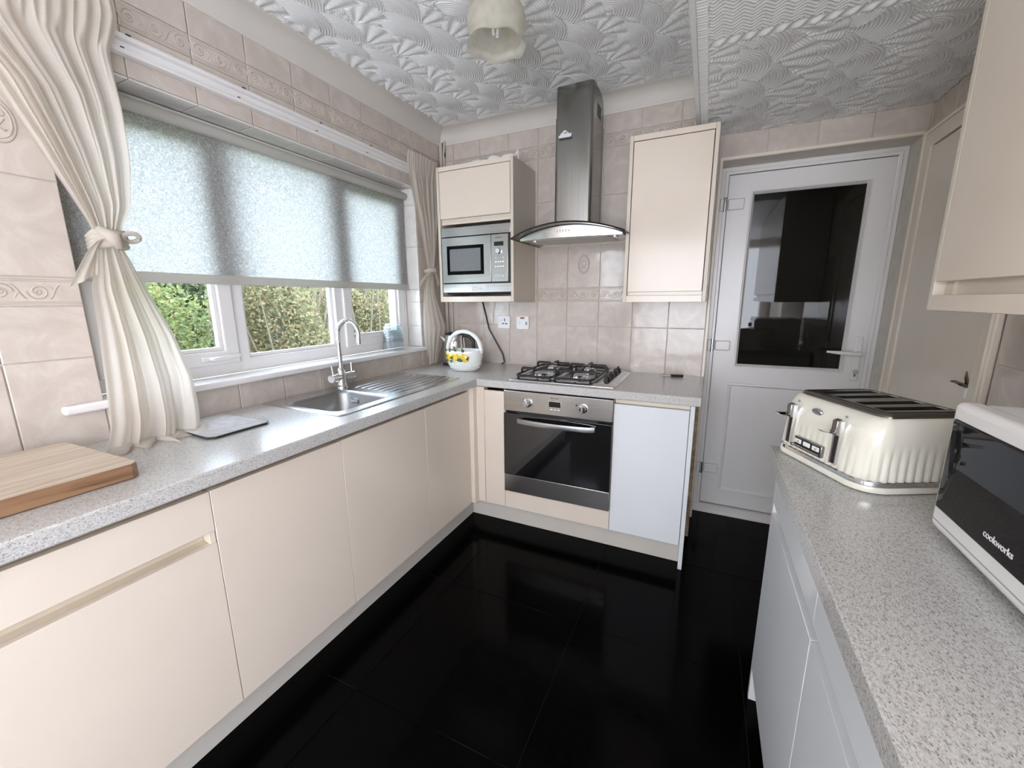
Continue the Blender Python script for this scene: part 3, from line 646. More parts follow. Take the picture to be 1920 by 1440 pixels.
dp = bx(1.046, 1.120, DYF-0.0175, DYF-0.012, 0.785, 0.823).build('display_frame', 'chrome', ov, bevel=0.001)
bx(1.050, 1.116, DYF-0.0185, DYF-0.016, 0.790, 0.820).build('display', 'display', dp)
for xx in (1.062, 1.083, 1.104): MB().lathe([(0.0055, 0), (0.0055, -0.004), (0.004, -0.0055), (0, -0.0055)], (xx, DYF-0.016, 0.773), 16, axis='y').build('button', 'chrome', ov, smooth=True)
MB().cyl((1.203, DYF-0.0170, 0.813), 0.004, 0.002, 12, 'y').build('pilot_light', 'display', ov)
ly = Matrix.Translation((1.068, DYF-0.0166, 0.8365)) @ Matrix.Rotation(PI/2, 4, 'X')
bx(1.060, 1.066, DYF-0.0168, DYF-0.016, 0.8365, 0.8425).build('badge', 'print_dark', ov)
lettering('Hotpoint', 0.0095, 'print_dark', ov, ly)

# ------------------------------------------------------------------ hob
hx0, hx1, hy0, hy1 = 0.782, 1.390, -0.556, -0.058
hb_ = thing('gas_hob', ((hx0+hx1)/2, (hy0+hy1)/2, H), 'stainless gas hob with black pan supports set in the worktop', 'hob')
def rrect(x0, x1, y0, y1, r, n=5):
    pts = []
    for cx, cy, a0 in ((x1-r, y0+r, -PI/2), (x1-r, y1-r, 0), (x0+r, y1-r, PI/2), (x0+r, y0+r, PI)):
        for k in range(n+1):
            a = a0+k/n*PI/2; pts.append((cx+r*math.cos(a), cy+r*math.sin(a)))
    return pts
def ring_loft(mb, rings, mi=0, cap=True, cap0=False):
    rows = [[(p[0], p[1], z) for p in ring] for ring, z in rings]; mb.grid(rows, mi, wrap=True)
    if cap: n = len(rows[-1]); mb.add(rows[-1], [tuple(range(n))], mi)
    if cap0: n = len(rows[0]); mb.add(rows[0], [tuple(range(n))[::-1]], mi)
    return mb
mb = MB(); ring_loft(mb, [(rrect(hx0, hx1, hy0, hy1, .012), H+0.0005), (rrect(hx0+.001, hx1-.001, hy0+.001, hy1-.001, .012), H+0.004), (rrect(hx0+.030, hx1-.022, hy0+.030, hy1-.022, .03), H+0.014), (rrect(hx0+.045, hx1-.125, hy0+.045, hy1-.035, .03), H+0.0145), (rrect(hx0+.058, hx1-.137, hy0+.058, hy1-.047, .03), H+0.0075)])
mb.build('base_plate', 'cutlery_steel', hb_, smooth=True, angle=50)
for (bx_, by_, br) in ((0.930, -0.435, 0.047), (0.915, -0.175, 0.038), (1.150, -0.430, 0.030), (1.150, -0.180, 0.040)):
    bn = MB().lathe([(br*1.25, 0), (br*1.25, 0.004), (br*1.05, 0.008), (br*0.95, 0.016), (br*0.95, 0.019)], (bx_, by_, H+0.0075), 28).build('burner', 'cutlery_steel', hb_, smooth=True, angle=40)
    MB().lathe([(br, 0), (br, 0.006), (br*0.9, 0.0085), (0, 0.0095)], (bx_, by_, H+0.0265), 28).build('burner_cap', 'cutlery_steel', bn, smooth=True, angle=40)
    MB().cyl((bx_+br*1.12, by_+0.012, H+0.008), 0.003, 0.018, 8).build('igniter', 'print_white', bn)
def support(x0, x1, cx, c1y, c2y):
    s = MB(); zb = H+0.055; r = 0.0080
    y0, y1 = hy0+0.030, hy1-0.030
    pts = [(p[0], p[1], H+0.026) for p in rrect(x0, x1, y0, y1, 0.03, 4)]
    s.tube(pts+[pts[0]], 0.0065, 8, caps=False)
    for cy in (c1y, c2y):
        for dx_, dy_ in ((1, 0), (-1, 0), (0, 1), (0, -1)):
            far = Vector((x1-0.002 if dx_ > 0 else x0+0.002, cy, 0)) if dx_ else Vector((cx, (y1-0.002 if dy_ > 0 else y0+0.002), 0))
            if dy_ and ((cy == c1y and dy_ > 0) or (cy == c2y and dy_ < 0)): far.y = (c1y+c2y)/2
            near = Vector((cx+dx_*0.022, cy+dy_*0.022, 0))
            s.tube([(far.x, far.y, H+0.026), (far.x, far.y, zb-0.004), (far.x+(near.x-far.x)*.06, far.y+(near.y-far.y)*.06, zb), (near.x, near.y, zb)], [r, r, r, r*0.8], 6)
    s.tube([(x0+.002, (c1y+c2y)/2, H+0.028), (x1-.002, (c1y+c2y)/2, H+0.028)], 0.005, 6)
    for (xx, yy_) in ((x0+.012, y0+.012), (x1-.012, y0+.012), (x0+.012, y1-.012), (x1-.012, y1-.012)):
        s.tube([(xx, yy_, H+0.008), (xx, yy_, H+0.026)], 0.006, 8)
    return s.build('pan_support', 'black_iron', hb_, smooth=True, angle=60)
support(0.815, 1.033, 0.924, -0.435, -0.177); support(1.038, 1.262, 1.150, -0.430, -0.180)
for ky in (-0.445, -0.345, -0.235, -0.135):
    k_ = MB().lathe([(0.020, 0), (0.019, 0.004), (0.0155, 0.008), (0.0135, 0.024), (0.012, 0.026), (0, 0.026)], (1.325, ky, H+0.0135), 22).build('knob', 'black_plastic', hb_, smooth=True, angle=40)
    bx(1.321, 1.329, ky-0.016, ky+0.016, H+0.0375, H+0.052).build('knob_grip', 'black_plastic', k_, bevel=0.002)

# ------------------------------------------------------------------ sink and tap
sk = thing('sink', (0.26, -1.06, H), 'stainless inset sink with ribbed drainer under the window', 'sink')
sx0, sx1, sy0, sy1 = 0.012, 0.505, -1.512, -0.618
mb = MB()
# deck with bowl opening (ring grid)
bw = rrect(0.124, 0.456, -1.484, -1.150, 0.05, 6)
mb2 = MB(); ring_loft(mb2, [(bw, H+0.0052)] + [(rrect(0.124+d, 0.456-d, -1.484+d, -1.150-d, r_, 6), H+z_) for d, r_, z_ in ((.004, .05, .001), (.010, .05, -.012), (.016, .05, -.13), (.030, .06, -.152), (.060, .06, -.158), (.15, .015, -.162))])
mb2.build('bowl', 'bowl_steel_dimmed', sk, smooth=True, angle=70)
dk = MB(); outer = rrect(sx0, sx1, sy0, sy1, 0.018, 6)
# outer lip
rows = [[(p[0], p[1], H+0.0006) for p in outer], [(p[0], p[1], H+0.0035) for p in rrect(sx0+.002, sx1-.002, sy0+.002, sy1-.002, .018, 6)], [(p[0], p[1], H+0.0052) for p in rrect(sx0+.008, sx1-.008, sy0+.008, sy1-.008, .016, 6)]]
dk.grid(rows, wrap=True)
def flat(mbx, x0, x1, y0, y1, z): mbx.add([(x0, y0, z), (x1, y0, z), (x1, y1, z), (x0, y1, z)], [(0, 1, 2, 3)])
zt = H+0.0052
ob = rrect(0.100, 0.480, -1.5030, -1.130, 0.001, 6)
dk.grid([[(p[0], p[1], zt) for p in ob], [(p[0], p[1], zt) for p in bw]], wrap=True)
ix0, ix1, iy0, iy1 = sx0+.008, sx1-.008, sy0+.008, sy1-.008
flat(dk, ix0, 0.100, iy0, iy1, zt); flat(dk, 0.480, ix1, iy0, iy1, zt); flat(dk, 0.100, 0.480, iy0, -1.5030, zt)
# drainer with channels running along y
ny = 13; xs = np.linspace(0.100, 0.480, 97); ysr = np.linspace(-1.130, iy1, 25); R_ = []
for y in ysr:
    row = []
    for x in xs:
        e = min(1, max(0, (y+1.085)/0.02))*min(1, max(0, (iy1-0.03-y)/0.02)); g_ = 0.0
        if 0.125 < x < 0.460:
            ph = (x-0.125)/0.335*7 % 1.0; g_ = 0.0085*max(0, math.cos((ph-0.5)*2*PI*0.9))**2 if 0.1 < ph < 0.9 else 0
        row.append((x, y, zt-g_*e))
    R_.append(row)
dk.grid(R_)
dk.build('deck', 'sink_steel', sk, smooth=True, angle=30)
bx(0.190, 0.245, -1.1665, -1.1610, H-0.055, H-0.030).build('overflow', 'chrome_dark', sk, bevel=0.002)
bx(0.195, 0.240, -1.1680, -1.1650, H-0.050, H-0.035).build('overflow_slot', 'sink_steel', sk)
MB().lathe([(0.044, 0), (0.044, 0.002), (0.034, 0.003), (0.030, 0.0), (0, -0.001)], (0.29, -1.317, H-0.161), 28).build('waste', 'chrome', sk, smooth=True)
tp = thing('mixer_tap', (0.070, -1.102, H), 'chrome swan neck mixer tap with two lever handles behind the sink', 'tap')
tx, ty, tz = 0.070, -1.102, H+0.0052
MB().lathe([(0.030, 0), (0.030, 0.006), (0.026, 0.009), (0.0235, 0.018), (0.0215, 0.050), (0.0225, 0.070), (0.0215, 0.088), (0.015, 0.098), (0.0125, 0.102)], (tx, ty, tz), 28).build('body', 'chrome', tp, smooth=True, angle=50)
pts = [(tx, ty, tz+0.09), (tx, ty, tz+0.20), (tx, ty, tz+0.275)]
for k in range(1, 15):
    a = PI*k/14*1.06; R = 0.062; pts.append((tx+(R-R*math.cos(a))*0.88, ty+(R-R*math.cos(a))*0.28, tz+0.275+R*math.sin(a)*1.12))
last = pts[-1]; pts.append((last[0]-0.002, last[1], last[2]-0.035))
MB().tube(pts, [0.0125]*(len(pts)-2)+[0.0125, 0.0128], 18).build('spout', 'chrome', tp, smooth=True, angle=60)
for s in (-1, 1):
    tp_b = MB().tube([(tx, ty, tz+0.055), (tx+0.006, ty+s*0.040, tz+0.055), (tx+0.012, ty+s*0.075, tz+0.055)], [0.017, 0.021, 0.021], 18).build('valve', 'chrome', tp, smooth=True, angle=50)
    MB().tube([(tx+0.011, ty+s*0.062, tz+0.070), (tx+0.010, ty+s*0.063, tz+0.10), (tx+0.008, ty+s*0.065, tz+0.122)], [0.0055, 0.005, 0.006], 10).build('lever', 'chrome', tp_b, smooth=True)

# ------------------------------------------------------------------ wall units
def wall_frame(t, x0, x1, zb, zt_, yf, mats=('cream', 'cream_panel')):
    bx(x0, x0+0.018, yf, -0.002, zb, zt_).build('side_panel', 'cream_panel', t, bevel=0.001)
    bx(x1-0.018, x1, yf, -0.002, zb, zt_).build('side_panel', 'cream_panel', t, bevel=0.001)
    bx(x0+0.0185, x1-0.0185, yf, -0.002, zt_-0.026, zt_).build('top_panel', 'cream', t, bevel=0.001)
    bx(x0+0.0185, x1-0.0185, yf, -0.002, zb, zb+0.034).build('bottom_panel', 'cream', t, bevel=0.001)
    bx(x0+0.0185, x1-0.0185, -0.012, -0.002, zb+0.035, zt_-0.027).build('back_panel', 'cream_panel', t)
mu = thing('microwave_cabinet', (0.457, -0.17, 1.35), 'cream wall cabinet holding the built in microwave beside the window', 'cabinet')
YF = -0.345
wall_frame(mu, 0.193, 0.722, 1.350, 2.164, YF)
bx(0.2140, 0.7010, YF, YF+0.019, 1.861, 2.1345).build('lift_up_door', 'cream', mu, bevel=0.0015)
bx(0.2125, 0.7025, YF+0.022, YF+0.034, 1.828, 1.861).build('handle_rail', 'cream', mu)
bx(0.2125, 0.7025, YF+0.020, -0.012, 1.842, 1.858).build('shelf', 'cream_panel', mu)
bm = thing('built_in_microwave', (0.457, -0.30, 1.392), 'silver built in microwave with small dark window inside the wall cabinet', 'microwave')
mx0, mx1 = 0.2135, 0.7015
bx(mx0+0.004, mx1-0.004, -0.30, -0.03, 1.40, 1.80).build('body', 'dark', bm)
def steel_box(n, *a, b=0.0015, mat='steel_x', par=bm): return bx(*a).build(n, mat, par, bevel=b)
steel_box('top_trim', mx0, mx1, YF+0.004, -0.29, 1.752, 1.806); steel_box('bottom_trim', mx0, mx1, YF+0.004, -0.29, 1.409, 1.463)
steel_box('gap_frame', mx0, mx1, YF+0.008, -0.29, 1.464, 1.751, mat='black_plastic')
md = steel_box('door', mx0+0.012, 0.5775, YF-0.012, YF+0.006, 1.470, 1.744)
bx(0.262, 0.528, YF-0.0135, YF-0.008, 1.518, 1.694).build('window_frame', 'black_glass', md, bevel=0.001)
bx(0.284, 0.506, YF-0.0145, YF-0.010, 1.540, 1.674).build('window_mesh', plain('microwave_mesh', (0.20, 0.21, 0.22), 0.22, var=0.3, vscale=300), md)
cp = steel_box('control_panel', 0.5795, mx1-0.010, YF-0.012, YF+0.006, 1.470, 1.744)
bx(0.600, 0.662, YF-0.0135, YF-0.010, 1.678, 1.702).build('display', 'display', cp)
MB().lathe([(0.017, 0), (0.016, -0.014), (0.014, -0.017), (0, -0.017)], (0.630, YF-0.012, 1.648), 24, axis='y').build('dial', 'chrome', cp, smooth=True, angle=40)
for bxx in (0.609, 0.656): bx(bxx-0.009, bxx+0.009, YF-0.0155, YF-0.011, 1.604, 1.613).build('button', 'chrome', cp, bevel=0.002)
for r_ in range(2):
    for c_ in range(4): MB().lathe([(0.005, 0), (0.005, -0.003), (0.003, -0.0042), (0, -0.0042)], (0.607+c_*0.0170, YF-0.012, 1.586-r_*0.027), 12, axis='y').build('button', 'chrome', cp, smooth=True)
bx(0.600, 0.664, YF-0.0150, YF-0.011, 1.492, 1.520).build('open_button', 'cutlery_steel', cp, bevel=0.002)
lettering('BOSCH', 0.012, 'print_dark', cp, Matrix.Translation((0.609, YF-0.0122, 1.720)) @ Matrix.Rotation(PI/2, 4, 'X'), extra=1.1)
lb = bx(0.428, 0.530, YF+0.0034, YF+0.0042, 1.416, 1.456).build('sticker', 'print_white', bm)
for k in range(14):
    a = 0.436+random.random()*0.082; b = 1.421+random.random()*0.028; s = 0.002+random.random()*0.005
    bx(a, a+s*1.5, YF+0.0030, YF+0.0035, b, b+s*0.7).build('sticker_print', 'relief', lb)

ru = thing('wall_cabinet', (1.572, -0.17, 1.345), 'cream single door wall cabinet between the cooker hood and back door', 'cabinet')
wall_frame(ru, 1.370, 1.776, 1.345, 2.158, YF)
bx(1.3915, 1.7545, YF, YF+0.019, 1.3985, 2.1280).build('door', 'cream', ru, bevel=0.0015)
bx(1.3895, 1.7565, YF+0.022, YF+0.030, 1.380, 1.400).build('handle_rail', 'cream', ru)
# wall cabinet on the right hand wall
rw = thing('wall_cabinet', (2.46, -1.9, 1.328), 'large cream wall cabinet on the wall above the toaster', 'cabinet')
RX = 2.30
bx(RX, XR-0.002, -1.226, -1.208, 1.328, ZD-0.002).build('end_panel', 'cream_panel', rw, bevel=0.001)
bx(RX, XR-0.002, -3.0, -1.2265, 1.328, 1.366).build('bottom_panel', 'cream', rw, bevel=0.001)
bx(RX+0.030, XR-0.01, -3.0, -1.227, 1.42, ZD-0.002).build('carcass', 'cream_panel', rw)
for (p, q) in ((-1.826, -1.2280), (-2.426, -1.829), (-3.0, -2.429)):
    bx(RX, RX+0.019, p, q, 1.398, ZD-0.004).build('door', 'cream', rw, bevel=0.0015)
bx(RX+0.030, RX+0.045, -3.0, -1.265, 1.366, 1.420).build('handle_rail', 'cream', rw)
bx(RX+0.022, XR-0.01, -1.2645, -1.227, 1.3665, 1.42).build('rail_end', 'cream_panel', rw)

# ------------------------------------------------------------------ base units, toaster side (fronts at x = 2.022 facing the window)
RB = 2.020
def right_unit(y0, y1, label):
    t = thing('base_cabinet', (2.3, (y0+y1)/2, 0.0), label, 'cabinet', 'base cabinets under the toaster worktop')
    bx(RB+0.046, XR-0.01, y0+0.001, y1-0.001, 0.135, 0.862).build('carcass', 'cream_panel', t)
    g = 0.0006
    bx(RB, RB+0.019, y0+g, y1-g, 0.741, 0.8625).build('drawer_front', 'white_gloss', t, bevel=0.0008, seg=1)
    bx(RB, RB+0.019, y0+g, y1-g, 0.135, 0.706).build('door', 'white_gloss', t, bevel=0.0008, seg=1)
    MB().prism([(RB+0.044, 0.698), (RB+0.044, 0.748), (RB+0.034, 0.748), (RB+0.034, 0.714), (RB+0.019, 0.704), (RB+0.019, 0.698)], 'y', y0+0.002, y1-0.002).build('handle_channel', 'channel', t)
    return t
right_unit(-1.776, -1.236, 'white gloss drawer cabinet below the toaster at the worktop end')
right_unit(-2.376, -1.778, 'white gloss drawer cabinet below the white microwave')
tag(bx(RB+0.002, XR-0.01, -1.2345, -1.2165, 0.0, 0.864).build('end_panel', 'white_gloss', bevel=0.001), 'white side panel closing the toaster side cabinets toward the back door', 'panel')
tag(bx(RB+0.055, RB+0.070, -3.0, -1.236, 0.0, 0.134).build('plinth', 'plinth'), 'dark shaded plinth board under the toaster side cabinets', 'plinth')

# ------------------------------------------------------------------ cooker hood
hd_ = thing('cooker_hood', (1.06, -0.25, 1.69), 'stainless chimney cooker hood with curved glass canopy over the hob', 'cooker hood')
cx0, cx1, cyf = 0.936, 1.152, -0.25
def chim(x0, x1, yf, za, zb, name):
    r = 0.022; pts = [(x1, -0.002), (x0, -0.002)]
    for k in range(7): a = PI+k/6*PI/2; pts.append((x0+r+r*math.cos(a), yf+r+r*math.sin(a)))
    for k in range(7): a = 1.5*PI+k/6*PI/2; pts.append((x1-r+r*math.cos(a), yf+r+r*math.sin(a)))
    return MB().prism(pts, 'z', za, zb).build(name, 'steel_z', hd_, smooth=True, angle=30)
chim(cx0, cx1, cyf, 1.735, 2.345, 'chimney_lower'); cu = chim(cx0+0.003, cx1-0.003, cyf+0.003, 2.345, ZC-0.004, 'chimney_upper')
for k in range(4): bx(cx1-0.0045, cx1-0.0022, -0.150+k*0.022, -0.138+k*0.022, 2.36, 2.425).build('vent_slot', 'dark', cu)
xc = 1.072
def arc(x, z): return z-0.058*((x-xc)/0.314)**2
def yfront(x, y): return y+0.045*((x-xc)/0.314)**2
gl = MB(); top, bot = [], []
n = 33
for k in range(n):
    x = 0.758+0.628*k/(n-1); yf = yfront(x, -0.505)
    top.append([(x, yf+(-0.01-yf)*j/6, arc(x, 1.757)) for j in range(7)]); bot.append([(x, yf+(-0.01-yf)*j/6, arc(x, 1.751)) for j in range(7)])
gl.grid(top); gl.grid([r[::-1] for r in bot])
go = gl.build('glass_canopy', 'canopy_glass', hd_, smooth=True, angle=60)
ed = MB()
fr = [(0.758+0.628*k/(n-1)) for k in range(n)]
ed.grid([[(x, yfront(x, -0.5055), arc(x, 1.7580)), (x, yfront(x, -0.508), arc(x, 1.754)), (x, yfront(x, -0.5055), arc(x, 1.7502))] for x in fr])
for x in (0.758, 1.386): ed.add([(x, yfront(x, -0.505), arc(x, 1.758)), (x, -0.01, arc(x, 1.758)), (x, -0.01, arc(x, 1.750)), (x, yfront(x, -0.505), arc(x, 1.750))], [(0, 1, 2, 3)])
ed.build('glass_edge', 'black_plastic', go, smooth=True)
bd = MB(); fx0, fx1, yb_ = 0.785, 1.362, -0.430; n = 25; ftop, fbot, btop, bbot = [], [], [], []
for k in range(n):
    x = fx0+(fx1-fx0)*k/(n-1); yf = yfront(x, yb_)
    zb = 1.689; zt_ = max(zb+0.001, arc(x, 1.7485))
    ftop.append((x, yf, zt_)); fbot.append((x, yf+0.004, zb)); btop.append((x, -0.004, max(zt_, 1.712))); bbot.append((x, -0.004, 1.706))
bd.grid([fbot, ftop]); bd.grid([ftop, btop]); bd.grid([bbot, fbot]); bd.grid([btop, bbot])
bd.add([fbot[0], ftop[0], btop[0], bbot[0]], [(0, 1, 2, 3)]); bd.add([fbot[-1], ftop[-1], btop[-1], bbot[-1]], [(3, 2, 1, 0)])
hbody = bd.build('canopy_body', 'steel_x', hd_, smooth=True, angle=25)
MB().grid([[(p[0], p[1]-0.003, p[2]-0.001) for p in ftop], [(p[0], p[1]-0.003, p[2]+0.004) for p in ftop]]).build('canopy_seal', 'black_plastic', hbody, solid=0.003)
fl0 = [(0.87, -0.39), (1.28, -0.39), (1.28, -0.06), (0.87, -0.06)]
MB().add([(x, y, 1.6875+(y+0.426)/0.426*0.017-0.001) for x, y in fl0], [(3, 2, 1, 0)]).build('grease_filter', plain('filter_mesh', (0.60, 0.58, 0.54), 0.5, 0.3, var=0.2, vscale=400), hbody, solid=0.002)
for lx in (0.845, 1.305): MB().lathe([(0.020, 0), (0.020, -0.003), (0, -0.004)], (lx, -0.30, 1.6925), 20).build('downlight', 'chrome', hbody, smooth=True)
for k in range(5): MB().lathe([(0.0055, 0), (0.0055, -0.005), (0.004, -0.007), (0, -0.007)], (1.020+k*0.0165, yfront(1.05, yb_)+0.002, 1.7225), 14, axis='y').build('button', 'chrome', hbody, smooth=True)
bo = thing('boat_magnet', (1.0, cyf, 2.235), 'small white motor yacht magnet stuck on the hood chimney', 'magnet')
def plate(poly, name, mat, ya_, yb_): return MB().prism(poly, 'y', ya_, yb_).build(name, mat, bo, bevel=0.0008)
plate([(0.964, 2.238), (1.034, 2.238), (1.039, 2.256), (0.962, 2.250)], 'hull', 'print_white', cyf-0.010, cyf-0.0005)
plate([(0.964, 2.231), (1.034, 2.231), (1.036, 2.238), (0.964, 2.238)], 'waterline', 'print_dark', cyf-0.009, cyf-0.0005)
plate([(0.968, 2.251), (1.026, 2.255), (1.012, 2.266), (0.976, 2.264)], 'cabin', 'print_white', cyf-0.008, cyf-0.0005)
plate([(0.984, 2.265), (1.008, 2.266), (1.002, 2.276), (0.988, 2.275)], 'flybridge', 'print_white', cyf-0.006, cyf-0.0005)
plate([(0.992, 2.258), (1.012, 2.259), (1.008, 2.263), (0.994, 2.262)], 'cabin_window', 'print_dark', cyf-0.0086, cyf-0.007)

# ------------------------------------------------------------------ four slice toaster
ts = thing('toaster', (2.200, -1.295, H), 'cream ribbed four slice toaster with two chrome levers', 'toaster', rz=math.radians(26.7))
TW, TD = 0.330, 0.285
def rr_samples(D, W, r, n):
    L1, L2 = D-2*r, W-2*r; per = 2*(L1+L2)+2*PI*r; out = []
    for i in range(n):
        s = per*i/n; q = s
        segs = [('l', L1, (-L1/2, -W/2), (1, 0), (0, -1)), ('c', PI*r/2, (L1/2, -L2/2), -PI/2), ('l', L2, (D/2, -L2/2), (0, 1), (1, 0)), ('c', PI*r/2, (L1/2, L2/2), 0), ('l', L1, (L1/2, W/2), (-1, 0), (0, 1)), ('c', PI*r/2, (-L1/2, L2/2), PI/2), ('l', L2, (-D/2, L2/2), (0, -1), (-1, 0)), ('c', PI*r/2, (-L1/2, -L2/2), PI)]
        for sg in segs:
            if q <= sg[1]+1e-9:
                if sg[0] == 'l': p = (sg[2][0]+sg[3][0]*q, sg[2][1]+sg[3][1]*q); nn = sg[4]
                else: a = sg[3]+q/r; p = (sg[2][0]+r*math.cos(a), sg[2][1]+r*math.sin(a)); nn = (math.cos(a), math.sin(a))
                out.append((p, nn, s)); break
            q -= sg[1]
    return out, per
NP = 420; smp, per = rr_samples(TD, TW, 0.060, NP); nfl = round(per/0.0205)
def tring(inset, z, amp=0.0, front=0.0):
    row = []
    for (p, nn, s) in smp:
        fl_ = abs(math.sin(PI*nfl*s/per)); a_ = amp*(0.45 if nn[0] < -0.8 else 1.0)
        d = -inset - a_*(1-fl_) ; x = p[0]+nn[0]*d; y = p[1]+nn[1]*d
        if nn[0] < 0: x += front*(-nn[0])
        row.append((x, y, z))
    return row
def tloft(rings, name, mat, par, cap=False, cap0=False, sm=True):
    m_ = MB(); m_.grid(rings, wrap=True)
    if cap: m_.add(rings[-1], [tuple(range(NP))])
    if cap0: m_.add(rings[0], [tuple(range(NP))[::-1]])
    return m_.build(name, mat, par, smooth=sm, angle=50, local=True)
tloft([tring(0.006, 0.0015), tring(0.001, 0.004), tring(0, 0.014), tring(0.002, 0.0185)], 'base', 'toaster', ts, cap0=True)
tloft([tring(0.003, 0.0185), tring(0.0005, 0.0200), tring(0.0005, 0.0290), tring(0.003, 0.0305)], 'chrome_band', 'chrome', ts)
body = [tring(0.0035, 0.0305, 0.0045), tring(0.0025, 0.034, 0.0045)]
for k in range(1, 9):
    t = k/8; z = 0.034+t*0.082; body.append(tring(0.0025+0.004*t, z, 0.0045*(1-t**2.2), 0.003*t))
for k in range(1, 10):
    t = k/9; a = t*PI/2; z = 0.116+0.063*math.sin(a); body.append(tring(0.0065+0.020*(1-math.cos(a)), z, 0, 0.003+0.020*(1-math.cos(a))))
bo_ = tloft(body, 'body', 'toaster', ts)
# top plate with four slots
smp_b = smp; smp, per = rr_samples(TD-0.062, TW-0.054, 0.035, NP)
tp_r = [tring(-0.004, 0.1785, front=0.018), tring(-0.004, 0.1815, front=0.018), tring(0.001, 0.1865, front=0.018), tring(0.010, 0.1885, front=0.018)]
tpl = tloft(tp_r, 'top_plate', 'toaster_top', ts)
smp = smp_b
ux = [-0.086, -0.078, 0.086, 0.094]; 
sl_y = [-0.112, -0.094, -0.066, -0.042, -0.014, 0.014, 0.042, 0.066, 0.094, 0.112]
yv = [-0.119, -0.104, -0.074, -0.048, -0.018, 0.018, 0.048, 0.074, 0.104, 0.119]
tm = MB().slab(ux, yv, lambda i, j: not (i == 1 and j in (1, 3, 5, 7)), 'z', 0.120, 0.1880)
tm.v = [(p[0]+0.010, p[1], p[2]) for p in tm.v]
tm.build('slot_deck', 'toaster_top', ts, local=True)
bx(-0.075, 0.100, -0.115, 0.115, 0.110, 0.119).build('slot_floor', 'dark', ts, local=True)
for (a_, b_) in ((-0.104, -0.074), (-0.048, -0.018), (0.018, 0.048), (0.074, 0.104)):
    bx(0.083, 0.0955, a_+0.003, b_-0.003, 0.150, 0.1884).build('slot_guard', 'chrome', ts, local=True)
def fxs(z): return -TD/2+0.0075+0.0*z
for yc in (0.0975, -0.0655):
    MB().prism([(-TD/2-0.0006, 0.042), (-TD/2+0.0035, 0.150), (-TD/2+0.012, 0.150), (-TD/2+0.012, 0.042)], 'y', yc-0.0075, yc+0.0075).build('lever_slot', 'black_plastic', ts, local=True)
    sl2 = MB().prism([(-TD/2-0.0022, 0.040), (-TD/2+0.0022, 0.152), (-TD/2+0.010, 0.152), (-TD/2+0.010, 0.040)], 'y', yc+0.0072, yc+0.0100).build('slot_trim', 'chrome', ts, local=True)
    MB().prism([(-TD/2-0.0022, 0.040), (-TD/2+0.0022, 0.152), (-TD/2+0.010, 0.152), (-TD/2+0.010, 0.040)], 'y', yc-0.0100, yc-0.0072).build('slot_trim', 'chrome', ts, local=True)
    lv = MB().prism([(-TD/2-0.010, 0.118), (-TD/2-0.008, 0.154), (-TD/2+0.004, 0.158), (-TD/2+0.004, 0.112)], 'y', yc-0.0080, yc+0.0080).build('lever', 'chrome_dark', ts, bevel=0.002, local=True)
    lz = 0.124
    m_ = MB(); rows = []
    for k in range(9):
        t = k/8; wv = 0.017*math.sin(PI*min(1, 0.25+0.75*(1-t))) + 0.002; hh = 0.0070*(1-0.7*t); xx = -TD/2-0.006-0.034*t; zz_ = lz+0.004*t
        rows.append([(xx, yc-wv, zz_), (xx, yc, zz_+hh), (xx, yc+wv, zz_), (xx, yc, zz_-hh)])
    m_.grid(rows, wrap=True); m_.add(rows[-1], [(0, 1, 2, 3)]); m_.build('lever_paddle', 'chrome', lv, smooth=True, angle=60, local=True)
bp_ = MB().box(-TD/2-0.004, -TD/2+0.006, -0.032, 0.066, 0.040, 0.072).build('control_bezel', 'chrome_dark', ts, bevel=0.002, local=True)
MB().box(-TD/2-0.0050, -TD/2-0.003, -0.029, 0.063, 0.043, 0.069).build('control_plate', 'black_plastic', bp_, local=True)
for k, yb2 in enumerate((0.049, 0.017, -0.015)):
    bt = MB().box(-TD/2-0.0075, -TD/2-0.0045, yb2-0.0120, yb2+0.0120, 0.0545, 0.0665).build('button', 'print_white', bp_, bevel=0.003, seg=3, local=True)
    if k != 1: bx(-TD/2-0.0079, -TD/2-0.0074, yb2-0.005, yb2+0.002, 0.0580, 0.0625).build('button_print', 'grey_plastic', bt, local=True)
MB().box(-TD/2-0.0062, -TD/2-0.004, -0.027, 0.061, 0.0455, 0.0475).build('browning_track', 'chrome', bp_, local=True)
MB().box(-TD/2-0.016, -TD/2-0.004, 0.056, 0.066, 0.044, 0.052).build('browning_slider', 'chrome_dark', bp_, bevel=0.002, local=True)
nb = MB().lathe([(0.0, -0.0035), (0.008, -0.003), (0.009, -0.001), (0.009, 0.003)], (0, 0, 0), 24, axis='x').xf(Matrix.Translation((-TD/2+0.0135, 0.020, 0.1515)) @ Matrix.Rotation(-0.42, 4, 'Y') @ Matrix.Diagonal((1, 2.0, 1.0, 1))).build('name_plate', 'cutlery_steel', ts, smooth=True, local=True)
for yc in (0.092, -0.071): MB().lathe([(0.0035, 0), (0.0035, -0.002), (0, -0.0025)], (-TD/2+0.0155, yc, 0.164), 12, axis='x').build('indicator', 'grey_plastic', ts, local=True)

